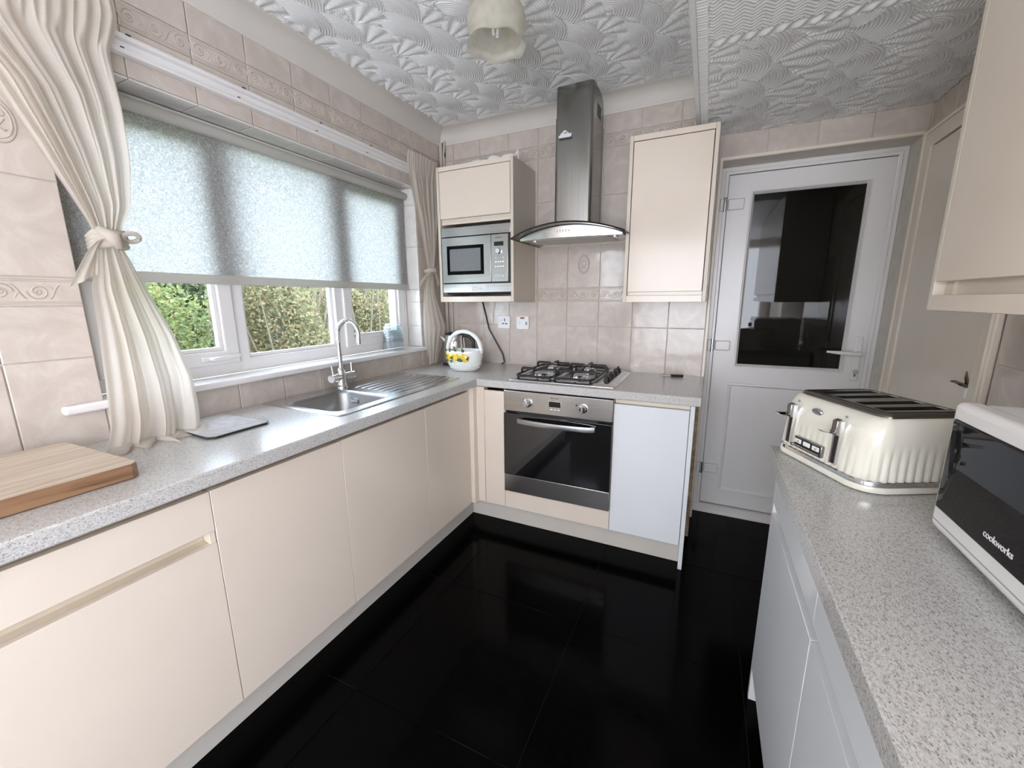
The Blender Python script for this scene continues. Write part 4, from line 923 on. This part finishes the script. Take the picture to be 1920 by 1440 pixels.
# ------------------------------------------------------------------ white microwave on the right worktop
mw = thing('microwave', (2.40, -1.87, H), 'white countertop microwave with black glass door beside the toaster', 'microwave')
MX, my0, my1, mz0, mz1 = 2.215, -2.110, -1.626, 0.924, 1.173
bx(MX+0.040, 2.585, my0+0.006, my1-0.006, mz0+0.002, mz1-0.003).build('body', plain('white_enamel', (0.80, 0.80, 0.79), 0.25, var=0.01), mw, bevel=0.004)
fm = MB().slab([my0, -2.030, my1-0.022, my1], [mz0, mz0+0.045, mz1-0.030, mz1], lambda i, j: True, 'x', MX, MX+0.040)
fm.build('front_frame', 'white', mw, bevel=0.012, seg=4)
bx(MX-0.0035, MX+0.004, -2.000, my1-0.016, mz0+0.044, mz1-0.030).build('door_glass', 'black_glass', mw, bevel=0.006, seg=3)
cpn = bx(MX-0.0030, MX+0.004, my0+0.012, -2.006, mz0+0.044, mz1-0.030).build('control_panel', 'white', mw, bevel=0.004)
for zz_ in (1.00, 1.09): MB().lathe([(0.022, 0), (0.020, -0.016), (0, -0.017)], (MX-0.003, -2.052, zz_), 24, axis='x').build('dial', 'white', cpn, smooth=True, angle=40)
MB().box(MX-0.0005, MX+0.003, my0+0.01, my1-0.01, mz0+0.018, mz0+0.020).build('front_groove', 'grey_plastic', mw)
for (fx, fy) in ((MX+0.05, my1-0.04), (2.55, my1-0.04), (MX+0.05, my0+0.04), (2.55, my0+0.04)): MB().cyl((fx, fy, H), 0.012, 0.0165, 14).build('foot', 'black_plastic', mw)
lettering('cookworks', 0.0165, 'print_white', mw, Matrix.Translation((MX-0.0038, -1.790, 0.990)) @ Matrix.Rotation(-PI/2, 4, 'Z') @ Matrix.Rotation(PI/2, 4, 'X'), extra=0.95)

# ------------------------------------------------------------------ roller blind
bl = thing('roller_blind', (-0.06, -1.18, 1.43), 'cream roller blind with woven scroll pattern half drawn over the window', 'blind')
BY0, BY1, BX = -2.005, -0.326, -0.084
MB().cyl((BX+0.012, BY0, 2.028), 0.022, BY1-BY0, 20, 'y').build('roller', 'blind_hem', bl, smooth=True, angle=40)
rows = []
for i in range(25):
    z = 2.040-(2.040-1.470)*i/24
    rows.append([(BX+0.004*math.exp(-((2.04-z)/0.05)**2)+0.0015*math.sin(j*0.9+i*.2), BY0+0.006+(BY1-BY0-0.012)*j/30, z) for j in range(31)])
MB().grid(rows).build('fabric', 'blind', bl, smooth=True)
hem = [(BX-0.004, 1.4695), (BX-0.007, 1.462), (BX-0.008, 1.438), (BX-0.004, 1.4315), (BX+0.004, 1.4315), (BX+0.008, 1.438), (BX+0.007, 1.462), (BX+0.004, 1.4695)]
MB().prism(hem, 'y', BY0+0.006, BY1-0.006).build('hem_bar', 'blind_hem', bl, smooth=True, angle=30)
for yy_ in (BY0-0.006, BY1): bx(BX-0.012, BX+0.037, yy_, yy_+0.006, 2.004, 2.072).build('bracket', 'white', bl, bevel=0.002)
ch = []
for dx_, dy_ in ((0.0, 0.0), (0.024, 0.010)): ch.append([(BX+0.006+dx_, BY1+0.008+dy_, 2.03-0.0115*k) for k in range(66)])
chm = MB()
for c in ch:
    for p in c: chm.lathe([(0.0, -0.0028), (0.0024, -0.0014), (0.0024, 0.0014), (0.0, 0.0028)], p, 6)
for k in range(7):
    a = PI*k/6; chm.lathe([(0.0, -0.0028), (0.0024, -0.0014), (0.0024, 0.0014), (0.0, 0.0028)], (BX+0.018-0.012*math.cos(a), BY1+0.013-0.005*math.cos(a), 2.03-0.0115*66-0.018*math.sin(a)), 6)
cho = chm.build('bead_chain', 'white', bl); cho['kind'] = 'stuff'

# ------------------------------------------------------------------ curtain rail
cr = thing('curtain_rail', (0.03, -1.2, 2.14), 'white curtain track above the window with small black end clips', 'curtain rail')
MB().prism([(0.0015, 2.142), (0.030, 2.142), (0.034, 2.148), (0.030, 2.156), (0.014, 2.160), (0.014, 2.182), (0.030, 2.186), (0.034, 2.193), (0.030, 2.200), (0.0015, 2.200)], 'y', -2.55, -0.16).build('track', 'white', cr)
for yy_ in (-1.79, -1.42, -1.05, -0.72): 
    bx(0.012, 0.034, yy_-0.007, yy_+0.007, 2.199, 2.2025).build('bracket_clip', 'black_plastic', cr, bevel=0.001); bx(0.010, 0.018, yy_-0.020, yy_-0.010, 2.158, 2.166).build('glider', 'black_plastic', cr, bevel=0.001)

# ------------------------------------------------------------------ tied back curtains
def vnoise(seed, n=64):
    r_ = np.random.default_rng(seed); v = r_.uniform(-1, 1, n); v[::2] = np.abs(v[::2])*0.6+0.4; v[1::2] = -np.abs(v[1::2])*0.6-0.4
    def f(t):
        i = np.floor(t).astype(int); q = t-i; q = q*q*(3-2*q); return v[i % n]*(1-q)+v[(i+1) % n]*q
    return f
def drape(keys, npl, parent, name, nu=220, nz=120, seed=1, head=0.0, pool=0.0):
    f1, f2, f3, f4, f5 = (vnoise(seed*7+k) for k in range(5))
    A = np.array(sorted(keys)); zs_ = np.linspace(A[-1, 0], A[0, 0], nz)
    k_ = np.hanning(11); k_ /= k_.sum()
    sm = lambda v: np.convolve(np.pad(v, 5, mode='reflect', reflect_type='odd'), k_, 'valid')
    yl, yr, xc_, am = (sm(np.interp(zs_, A[:, 0], A[:, c])) for c in (1, 2, 3, 4))
    u = np.linspace(0, 1, nu); rows = []
    for i, z in enumerate(zs_):
        t = (zs_[0]-z); uu = u + 0.03*f3(u*4+t*0.8) - 0.015*f3(u*3-t*1.7)
        wv = f1(uu*npl*2 + 0.25*f4(np.full(1, t*2.0)+u*2)) + 0.38*f2(uu*npl*4.2+t*0.9) + 0.14*f5(uu*npl*9+t*2.5)
        if head:
            h_ = min(1.0, max(0.0, (z-head)/0.06)); wv = wv*(1-0.75*h_) + h_*0.9*f2(u*npl*5.5+3)
        x = xc_[i]+am[i]*wv*0.50; y = yl[i]+(yr[i]-yl[i])*u + 0.25*am[i]*f5(uu*npl*2+7)
        zz = z + 0.006*f3(u*npl*3+5)*(1 if i == 0 else 0.2)
        rows.append(np.stack([x, y, np.broadcast_to(zz, x.shape)], -1))
    if pool:
        base = rows[-1]; cy = (yl[-1]+yr[-1])/2
        for j in range(1, 9):
            q = j/8; fold = f1(u*npl*2.6+q*1.5); out = pool*q*(0.55+0.45*np.sin(u*PI))*(0.75+0.35*fold)
            x = base[:, 0]+out; y = base[:, 1]+(base[:, 1]-cy)*0.16*q+0.010*q*f4(u*npl*4+q); zz = np.maximum(H+0.0025, base[:, 2]-0.004*q+0.010*math.sin(q*PI)*(0.6+0.4*f2(u*npl*4+q*2)))
            rows.append(np.stack([x, y, zz], -1))
    return MB().grid([[tuple(p) for p in r] for r in rows]).build(name, 'curtain', parent, smooth=True, angle=180)
lc = thing('curtain', (0.09, -1.96, H), 'gathered ivory curtain knotted at its middle, spilling onto the worktop by the chopping board', 'curtain', 'tied back window curtains')
#        z      yl     yr     x     amp
drape([(2.290, -2.330, -1.835, 0.075, 0.022), (2.215, -2.320, -1.830, 0.075, 0.020), (2.150, -2.300, -1.850, 0.075, 0.026), (2.10, -2.28, -1.868, 0.075, 0.030), (1.95, -2.150, -1.868, 0.085, 0.033), (1.80, -2.085, -1.876, 0.090, 0.034), (1.65, -2.025, -1.900, 0.095, 0.030), (1.585, -2.000, -1.930, 0.095, 0.024), (1.545, -1.990, -1.940, 0.095, 0.018)], 6.2, lc, 'upper_drape', seed=3, head=2.10)
drape([(1.545, -1.990, -1.940, 0.095, 0.018), (1.50, -2.004, -1.922, 0.095, 0.026), (1.40, -2.028, -1.890, 0.100, 0.034), (1.25, -2.038, -1.842, 0.112, 0.042), (1.10, -2.050, -1.815, 0.125, 0.050), (0.99, -2.062, -1.818, 0.140, 0.056), (0.945, -2.076, -1.825, 0.150, 0.060), (0.918, -2.090, -1.832, 0.158, 0.066)], 3.4, lc, 'lower_drape', seed=5, pool=0.105)
kt = MB()
for k in range(4):
    dz_ = (k-1.5)*0.011; kt.tube([(0.060, -2.000, 1.540+dz_), (0.100, -1.998, 1.548+dz_*1.2), (0.126, -1.966, 1.552+dz_*0.8), (0.112, -1.932, 1.550+dz_*1.2), (0.075, -1.930, 1.545+dz_)], [0.008, 0.010, 0.012, 0.010, 0.008], 10)
kt.tube([(0.112, -1.992, 1.578), (0.138, -1.970, 1.556), (0.134, -1.958, 1.522)], [0.010, 0.019, 0.009], 10)
lp_ = [(0.122+0.010*math.sin(a), -1.918+0.020*math.cos(a), 1.560+0.012*math.sin(a)) for a in [2*PI*k/14 for k in range(15)]]
kt.tube(lp_, 0.007, 8)
kt.build('tie_knot', 'curtain', lc, smooth=True, angle=180)
rows = []
for i in range(12):
    t = i/11; wd = 0.016+0.075*t**0.8
    cy = -1.996-0.050*t; cz = 1.545-0.005*t-0.118*t**1.4
    rows.append([(0.120+0.010*math.sin(j*1.3+t*3)-0.02*t, cy+wd*(j/8-0.5)*0.75, cz+wd*(j/8-0.5)*0.45-0.0*t) for j in range(9)])
MB().grid(rows).build('tie_tail', 'curtain', lc, smooth=True, angle=180)
rc = thing('curtain', (0.06, -0.28, H), 'slim ivory curtain knotted at its middle, hanging between the window and microwave cabinet', 'curtain', 'tied back window curtains')
drape([(2.262, -0.445, -0.140, 0.070, 0.012), (2.215, -0.448, -0.142, 0.065, 0.018), (2.15, -0.440, -0.150, 0.060, 0.022), (2.0, -0.415, -0.160, 0.060, 0.024), (1.83, -0.355, -0.180, 0.062, 0.024), (1.68, -0.320, -0.200, 0.062, 0.020), (1.585, -0.297, -0.222, 0.062, 0.014), (1.555, -0.290, -0.235, 0.062, 0.012)], 6, rc, 'upper_drape', nu=160, seed=8, head=2.12)
drape([(1.555, -0.290, -0.235, 0.062, 0.012), (1.50, -0.315, -0.235, 0.062, 0.018), (1.40, -0.355, -0.225, 0.064, 0.024), (1.25, -0.378, -0.155, 0.066, 0.026), (1.17, -0.380, -0.115, 0.066, 0.026), (1.08, -0.370, -0.150, 0.062, 0.024), (1.00, -0.340, -0.190, 0.058, 0.020), (0.945, -0.325, -0.215, 0.055, 0.016), (0.921, -0.330, -0.225, 0.055, 0.014)], 4, rc, 'lower_drape', nu=160, seed=9)
kt = MB()
kt.tube([(0.035, -0.292, 1.552), (0.075, -0.288, 1.560), (0.090, -0.262, 1.562), (0.075, -0.232, 1.556), (0.045, -0.228, 1.550)], [0.012, 0.015, 0.019, 0.015, 0.011], 10)
kt.build('tie_knot', 'curtain', rc, smooth=True, angle=180)
for (ex, wd) in ((-0.150, 0.055), (0.060, 0.045)):
    rows = []
    for i in range(10):
        t = i/9; rows.append([(0.085+0.008*math.sin(j*1.4+t*3), -0.262+ex*t+wd*(0.2+0.8*t)*(j/7-0.5)*0.5, 1.556-0.085*t**1.4+wd*(0.2+0.8*t)*(j/7-0.5)*0.8) for j in range(8)])
    MB().grid(rows).build('tie_tail', 'curtain', rc, smooth=True, angle=180)

# ------------------------------------------------------------------ things on the window side worktop
def slab_xf(t, poly, z0, z1, name, mat, par=None, bev=0.003):
    return MB().prism(poly, 'z', z0, z1).build(name, mat, par, bevel=bev)
cbd = thing('chopping_board', (0.26, -2.40, H), 'thick rectangular wooden chopping board lying under the curtain', 'chopping board')
slab_xf(None, [(0.060, -2.700), (0.455, -2.700), (0.470, -2.155), (0.455, -2.140), (0.085, -2.150), (0.070, -2.165)], H+0.001, H+0.0395, 'board', 'wood', cbd, 0.003)
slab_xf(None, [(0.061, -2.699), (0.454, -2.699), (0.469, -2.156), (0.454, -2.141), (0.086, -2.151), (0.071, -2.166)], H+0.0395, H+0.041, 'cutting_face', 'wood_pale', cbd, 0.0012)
gb = thing('glass_worktop_saver', (0.19, -1.79, H), 'thin printed glass worktop saver with a dark edge beside the curtain', 'worktop saver')
slab_xf(None, [(0.045, -1.890), (0.315, -1.900), (0.337, -1.880), (0.335, -1.700), (0.318, -1.682), (0.045, -1.690)], H+0.004, H+0.0085, 'glass_sheet', 'black_plastic', gb, 0.001)
tb = slab_xf(None, [(0.050, -1.885), (0.312, -1.895), (0.332, -1.878), (0.330, -1.703), (0.316, -1.687), (0.050, -1.695)], H+0.0086, H+0.0092, 'printed_face', 'board_glass', gb, 0.0)
for k in range(70):
    a = 0.075+random.random()*0.22; b = -1.870+random.random()*0.15; s = 0.004+random.random()*0.016
    bx(a, a+0.0025, b, b+s, H+0.0092, H+0.0094).build('print_line', 'grey_plastic', tb)
for k in range(22): bx(0.062+k*0.0115, 0.067+k*0.0115, -1.712, -1.706, H+0.0092, H+0.0094).build('border_dot', 'grey_plastic', tb)
for (fx, fy) in ((0.075, -1.865), (0.30, -1.87), (0.30, -1.72), (0.075, -1.72)): MB().cyl((fx, fy, H), 0.006, 0.004, 10).build('foot', 'black_plastic', gb)
# lemon basket
lb = thing('lemon_basket', (0.375, -0.365, H), 'white ceramic basket with arched handle and painted lemons', 'basket')
bxc, byc = 0.375, -0.365
prof = [(0.0, 0.002), (0.080, 0.002), (0.088, 0.006), (0.108, 0.050), (0.118, 0.085), (0.122, 0.120), (0.124, 0.131), (0.120, 0.135), (0.115, 0.131), (0.110, 0.085), (0.098, 0.040), (0.076, 0.014), (0.0, 0.012)]
def wv(r, z, a, j):
    if 2 <= j <= 4: r *= 1+0.012*math.cos(a*24+(j % 2)*PI)
    return r*(1.0 if True else 1), z
ell = MB().lathe(prof, (0, 0, 0), 96, wob=wv); ell.v = [(bxc+p[0]*1.06, byc+p[1]*0.74, H+p[2]) for p in ell.v]
# basket weave: small raised blobs on the lower wall
for j, (r_, z_) in enumerate(((0.0965, 0.022), (0.1025, 0.036), (0.1085, 0.050))):
    for k in range(34):
        a = 2*PI*(k+0.5*(j % 2))/34; c = (bxc+r_*1.06*math.cos(a), byc+r_*0.74*math.sin(a), H+z_)
        ell.lathe([(0, -0.004), (0.005, -0.002), (0.0055, 0.002), (0, 0.0045)], c, 6)
bsk = ell.build('body', 'white_ceramic', lb, smooth=True, angle=50)
pts = [(bxc-0.126*math.cos(PI*k/16)*1.0, byc-0.0, H+0.118+0.135*math.sin(PI*k/16)**0.85) for k in range(17)]
hnd = MB().tube(pts, [0.014+0.0015*math.cos(k*2.2) for k in range(17)], 14, flat=1.0).build('handle', 'white_ceramic', lb, smooth=True, angle=70)
for k, th in enumerate((-2.62, -2.16, -1.68, -1.18)):
    r_ = 0.1165; c = Vector((bxc+r_*1.06*math.cos(th), byc+r_*0.74*math.sin(th), H+0.098-0.004*(k % 2)))
    n_ = Vector((math.cos(th)/1.06, math.sin(th)/0.74, 0)).normalized(); ang = math.atan2(n_.y, n_.x)
    MB().lathe([(0, -0.026), (0.004, -0.025), (0.012, -0.018), (0.0165, -0.006), (0.0165, 0.006), (0.012, 0.017), (0.005, 0.023), (0, 0.025)], (0, 0, 0), 16).xf(Matrix.Translation(c) @ Matrix.Rotation(ang, 4, 'Z') @ Matrix.Rotation(0.9 if k % 2 else 1.2, 4, 'X') @ Matrix.Diagonal((0.5, 1.6, 1.35, 1))).build('lemon', 'lemon', bsk, smooth=True, angle=180)
    for q in range(3):
        aa = [0.7, -0.5, 2.4][q]; d_ = Matrix.Translation(c+Vector((0, 0, [0.022, -0.022, -0.005][q]))+n_*0.002) @ Matrix.Rotation(ang, 4, 'Z') @ Matrix.Rotation(aa+k*0.4, 4, 'X')
        MB().add([(0.001, 0.004, 0), (0.003, 0.022, 0.012), (0.002, 0.046, 0.001), (0.003, 0.022, -0.012), (0.007, 0.023, 0)], [(0, 1, 4), (1, 2, 4), (2, 3, 4), (3, 0, 4)]).xf(d_).build('painted_leaf', 'leaf_glaze', bsk)
# kettle
kc = (0.185, -0.185)
kt_ = thing('kettle', (kc[0], kc[1], H), 'chrome kettle with black handle standing behind the lemon basket', 'kettle')
MB().lathe([(0.0, 0.0), (0.088, 0.0), (0.090, 0.010), (0.082, 0.020), (0.0, 0.020)], (kc[0], kc[1], H+0.001), 36).build('power_base', 'black_plastic', kt_, smooth=True, angle=40)
MB().lathe([(0.0, 0.021), (0.080, 0.021), (0.083, 0.032), (0.081, 0.090), (0.074, 0.160), (0.066, 0.208), (0.062, 0.214)], (kc[0], kc[1], H), 40).build('jug', 'chrome', kt_, smooth=True, angle=50)
MB().lathe([(0.064, 0.212), (0.064, 0.218), (0.056, 0.226), (0.030, 0.232), (0.0, 0.233)], (kc[0], kc[1], H), 36).build('lid', 'black_plastic', kt_, smooth=True, angle=50)
MB().tube([(kc[0]-0.058, kc[1]-0.02, H+0.165), (kc[0]-0.082, kc[1]-0.03, H+0.192), (kc[0]-0.100, kc[1]-0.036, H+0.200)], [0.020, 0.015, 0.010], 12).build('spout', 'chrome', kt_, smooth=True)
MB().tube([(kc[0]+0.060, kc[1]+0.015, H+0.210), (kc[0]+0.100, kc[1]+0.03, H+0.205), (kc[0]+0.130, kc[1]+0.04, H+0.170), (kc[0]+0.132, kc[1]+0.04, H+0.115), (kc[0]+0.115, kc[1]+0.035, H+0.070), (kc[0]+0.082, kc[1]+0.02, H+0.050)], [0.012, 0.013, 0.013, 0.013, 0.012, 0.010], 12).build('handle', 'black_plastic', kt_, smooth=True)
bx(kc[0]-0.010, kc[0]+0.010, kc[1]-0.0815, kc[1]-0.076, H+0.055, H+0.140).xf(Matrix.Translation((kc[0], kc[1], 0)) @ Matrix.Rotation(0.5, 4, 'Z') @ Matrix.Translation((-kc[0], -kc[1], 0))).build('water_gauge', 'grey_plastic', kt_, bevel=0.002)
# hanging black flex from the microwave cabinet
fx_ = thing('power_flex', (0.44, -0.03, H), 'black power flex hanging from the microwave cabinet to the worktop', 'cable')
MB().tube([(0.370, -0.10, 1.352), (0.370, -0.06, 1.27), (0.385, -0.04, 1.16), (0.440, -0.03, 1.06), (0.485, -0.025, 0.98), (0.500, -0.03, 0.925), (0.495, -0.06, 0.9165)], 0.0058, 8).build('cable', 'black_plastic', fx_, smooth=True)
# stack of ribbed glasses upside down on the sill
def glass_tumbler(c, r0, r1, h, label, sc=1.0):
    t = thing('ribbed_tumbler', c, label, 'glass', 'ribbed glasses on the sill')
    pr_ = []; n = 78
    for k in range(n+1):
        z = h*k/n; r = r0+(r1-r0)*k/n; pr_.append((r+0.0030*math.sin(2*PI*k/n*13), z))
    pr_ += [(r1*0.9, h+0.002), (0.0, h+0.002)]
    MB().lathe(pr_, c, 40).build('wall', 'tumbler', t, smooth=True, angle=60)
    MB().lathe([(r0-0.003, 0.001)]+[(p[0]-0.0028, p[1]) for p in pr_[2:-3]]+[(0, h-0.006)], c, 40).build('inner_wall', 'tumbler', t, smooth=True, angle=60)
    return t
glass_tumbler((-0.052, -0.545, 1.0455), 0.070, 0.058, 0.150, 'clear ribbed glass standing upside down on the sill, lower of the stacked pair')
glass_tumbler((-0.052, -0.545, 1.0955), 0.0645, 0.048, 0.118, 'clear ribbed glass on the sill, pushed over the top of another')
# pen
pn = thing('pen', (1.62, -0.085, H), 'black capped pen lying on the worktop beside the hob', 'pen')
MB().tube([(1.560, -0.102, H+0.006), (1.622, -0.088, H+0.0065)], [0.0035, 0.005], 10).build('barrel', 'cutlery_steel', pn, smooth=True)
MB().tube([(1.622, -0.088, H+0.0072), (1.690, -0.072, H+0.0072)], 0.0072, 12).build('cap', 'black_plastic', pn, smooth=True)
# sockets on the tiles
def wall_plate(x, z, label):
    t = thing('wall_socket', (x, 0, z), label, 'socket'); bx(x-0.047, x+0.047, -0.011, -0.0005, z-0.045, z+0.045).build('face_plate', 'print_white', t, bevel=0.003); return t
s1 = wall_plate(0.489, 1.2065, 'white three pin wall socket on the tiles, nearer the kettle')
for (dx_, dz, w_, h_) in ((0, 0.016, .004, .010), (-0.012, -0.010, .008, .004), (0.012, -0.010, .008, .004)): bx(0.489+0.006+dx_-w_, 0.489+0.006+dx_+w_, -0.0116, -0.010, 1.2065+dz-h_, 1.2065+dz+h_).build('pin_hole', 'print_dark', s1)
bx(0.458, 0.468, -0.0150, -0.010, 1.210, 1.228).build('rocker', 'print_white', s1, bevel=0.001)
s2 = wall_plate(0.6335, 1.205, 'white switched wall socket with red light on the tiles, nearer the hob')
bx(0.618, 0.648, -0.0130, -0.010, 1.232, 1.243).build('neon', 'red', s2)
bx(0.600, 0.612, -0.0150, -0.010, 1.190, 1.212).build('rocker', 'print_white', s2, bevel=0.001); bx(0.656, 0.668, -0.0150, -0.010, 1.190, 1.212).build('rocker', 'grey_plastic', s2, bevel=0.001)
# pipes in the corner
pi_ = thing('pipe_run', (0.03, -0.03, 1.3), 'pair of painted pipes dropping down the corner behind the curtain', 'pipe')
MB().tube([(0.016, -0.020, 2.43), (0.016, -0.020, 1.9), (0.020, -0.022, 1.35), (0.020, -0.022, 0.912)], 0.012, 12).build('pipe', 'conduit', pi_, smooth=True)
MB().tube([(0.044, -0.014, 2.44), (0.036, -0.014, 2.36), (0.040, -0.014, 1.9), (0.060, -0.014, 1.3), (0.060, -0.014, 0.912)], 0.008, 10).build('pipe', 'conduit', pi_, smooth=True)
bx(0.030, 0.044, -0.018, -0.002, 2.34, 2.43).build('pipe_clip', 'black_plastic', pi_)
# crockery on the microwave cabinet
def crock(name, c, prof, label, sx=1.0):
    t = thing(name, c, label, 'crockery', 'crockery on the microwave cabinet'); m_ = MB().lathe(prof, (0, 0, 0), 28)
    m_.v = [(c[0]+p[0]*sx, c[1]+p[1], c[2]+p[2]) for p in m_.v]; m_.build('body', 'white_ceramic', t, smooth=True, angle=60); return t
ZT = 2.1645
t1 = crock('saucer', (0.46, -0.27, ZT), [(0, 0), (0.030, 0.001), (0.050, 0.014), (0.052, 0.016), (0.030, 0.008), (0, 0.006)], 'small white saucer on the microwave cabinet, nearest the window')
t2 = crock('sugar_bowl', (0.555, -0.255, ZT), [(0, 0), (0.026, 0.001), (0.038, 0.014), (0.040, 0.026), (0.033, 0.036), (0.028, 0.040), (0, 0.044)], 'round white lidded bowl on the microwave cabinet')
MB().lathe([(0.010, 0), (0.011, 0.004), (0, 0.007)], (0.555, -0.255, ZT+0.0425), 14).build('lid_knob', 'black_plastic', t2, smooth=True)
t3 = crock('gravy_boat', (0.645, -0.235, ZT), [(0, 0), (0.024, 0.001), (0.034, 0.018), (0.037, 0.030), (0.034, 0.038), (0, 0.046)], 'white ceramic gravy boat with angular handle on the microwave cabinet', 1.35)
MB().tube([(0.680, -0.235, ZT+0.018), (0.700, -0.237, ZT+0.052), (0.706, -0.238, ZT+0.060), (0.708, -0.238, ZT+0.010)], [0.005, 0.005, 0.005, 0.004], 8).build('handle', 'white_ceramic', t3, smooth=True)
# ceiling lamp
cl = thing('ceiling_lamp', (1.0, -1.075, ZC), 'frosted frilled glass ceiling lamp shade hanging unlit', 'lamp')
lcx, lcy = 1.0, -1.085
MB().lathe([(0.050, 0), (0.050, -0.012), (0.030, -0.028), (0.012, -0.034)], (lcx, lcy, ZC-0.004), 28).build('ceiling_rose', 'white', cl, smooth=True)
MB().tube([(lcx, lcy, ZC-0.03), (lcx, lcy, 2.425)], 0.007, 10).build('flex', 'white', cl, smooth=True)
def frill(r, z, a, j):
    k = max(0, j-5)/5
    return r*(1+0.030*k*math.sin(a*6+0.6)), z-0.005*k*math.sin(a*6+2.0)
MB().lathe([(0.022, 2.440), (0.044, 2.438), (0.076, 2.424), (0.098, 2.400), (0.108, 2.368), (0.106, 2.338), (0.096, 2.314), (0.091, 2.304), (0.094, 2.294), (0.102, 2.287), (0.111, 2.284)], (lcx, lcy, 0), 84, wob=frill).build('shade', 'lampshade', cl, smooth=True, angle=180)
MB().lathe([(0.018, 2.43), (0.018, 2.385)], (lcx, lcy, 0), 18, cap1=True).build('bulb_holder', 'white', cl, smooth=True)
for dx_, dy_ in ((-.009, -.005), (.009, -.005), (0, .010)): MB().tube([(lcx+dx_, lcy+dy_, 2.388), (lcx+dx_, lcy+dy_, 2.325), (lcx+dx_*.6, lcy+dy_*.6, 2.318)], 0.006, 8).build('bulb_tube', 'print_white', cl, smooth=True)

# ------------------------------------------------------------------ garden outside
struct(bx(-14, -0.30, -14, 10, -0.35, -0.15).build('ground', 'lawn'), 'lawn outside the window')
def bush(c, ext, nleaf, size, mat, label, seed, name='garden_shrub', nbr=14):
    r_ = np.random.default_rng(seed); t = thing(name, (c[0], c[1], -0.15), label, 'shrub', 'shrubs outside the window')
    g_ = r_.normal(size=(nleaf, 3)); g_ /= np.linalg.norm(g_, axis=1)[:, None]
    rad = r_.uniform(0.35, 1.0, nleaf)**0.5
    lump = 1+0.16*np.sin(g_[:, 1]*5+seed)+0.12*np.sin(g_[:, 2]*7+g_[:, 1]*3+seed*2)
    P = np.array(c)+g_*np.array(ext)*(rad*lump)[:, None]
    P[:, 2] = np.maximum(P[:, 2], -0.1)
    a = r_.normal(size=(nleaf, 3)); a /= np.linalg.norm(a, axis=1)[:, None]; b = np.cross(a, r_.normal(size=(nleaf, 3))); b /= np.linalg.norm(b, axis=1)[:, None]
    s_ = size*r_.uniform(0.6, 1.3, nleaf)[:, None]
    V = np.stack([P-a*s_, P+b*s_*0.45, P+a*s_, P-b*s_*0.45], 1).reshape(-1, 3)
    me = bpy.data.meshes.new('foliage'); F = np.arange(4*nleaf).reshape(-1, 4); me.vertices.add(4*nleaf); me.vertices.foreach_set('co', (V-np.array([c[0], c[1], -0.15])).ravel())
    me.loops.add(4*nleaf); me.loops.foreach_set('vertex_index', F.ravel().astype(np.int32)); me.polygons.add(nleaf); me.polygons.foreach_set('loop_start', np.arange(0, 4*nleaf, 4, dtype=np.int32)); me.update(calc_edges=True)
    me.materials.append(MT[mat]); o = bpy.data.objects.new('foliage', me); COL.objects.link(o); o.parent = t; o['kind'] = 'stuff'
    br = MB(); q = random.Random(seed)
    for k in range(nbr):
        y_ = q.uniform(-.7, .7)*ext[1]; x_ = q.uniform(-.2, .9)*ext[0]; tp_ = (c[0]+x_+q.uniform(-.1, .25), c[1]+y_+q.uniform(-.5, .5), c[2]+ext[2]*q.uniform(.5, .95)); b0 = (c[0]+x_*.6, c[1]+y_*.6, -0.16)
        mid = tuple((b0[i]+tp_[i])/2+q.uniform(-.12, .12) for i in range(3)); br.tube([b0, mid, tp_], [0.022, 0.014, 0.005], 6)
    br.build('branches', 'trunk', t, smooth=True)
    return t
bush((-3.2, -1.25, 1.0), (0.8, 1.15, 1.25), 30000, 0.028, 'leaf_green', 'clipped green hedge seen through the window light nearest the curtain knot', 21)
bush((-2.9, 0.60, 0.85), (0.8, 0.45, 1.10), 22000, 0.026, 'leaf_yellow', 'yellowing bush seen through the middle window light', 22, nbr=30)
bush((-3.1, 2.05, 0.85), (0.8, 0.50, 1.05), 20000, 0.026, 'leaf_yellow', 'ochre bush seen through the middle window light beside the tap', 25, nbr=30)
bush((-3.5, 3.35, 0.80), (0.85, 0.75, 1.15), 18000, 0.032, 'leaf_dark', 'dark green bush seen behind the stacked glasses', 23, nbr=24)
bush((-6.2, 1.2, 1.0), (1.1, 6.0, 1.5), 52000, 0.085, 'leaf_dark', 'tall dark hedge at the far end of the garden', 24)
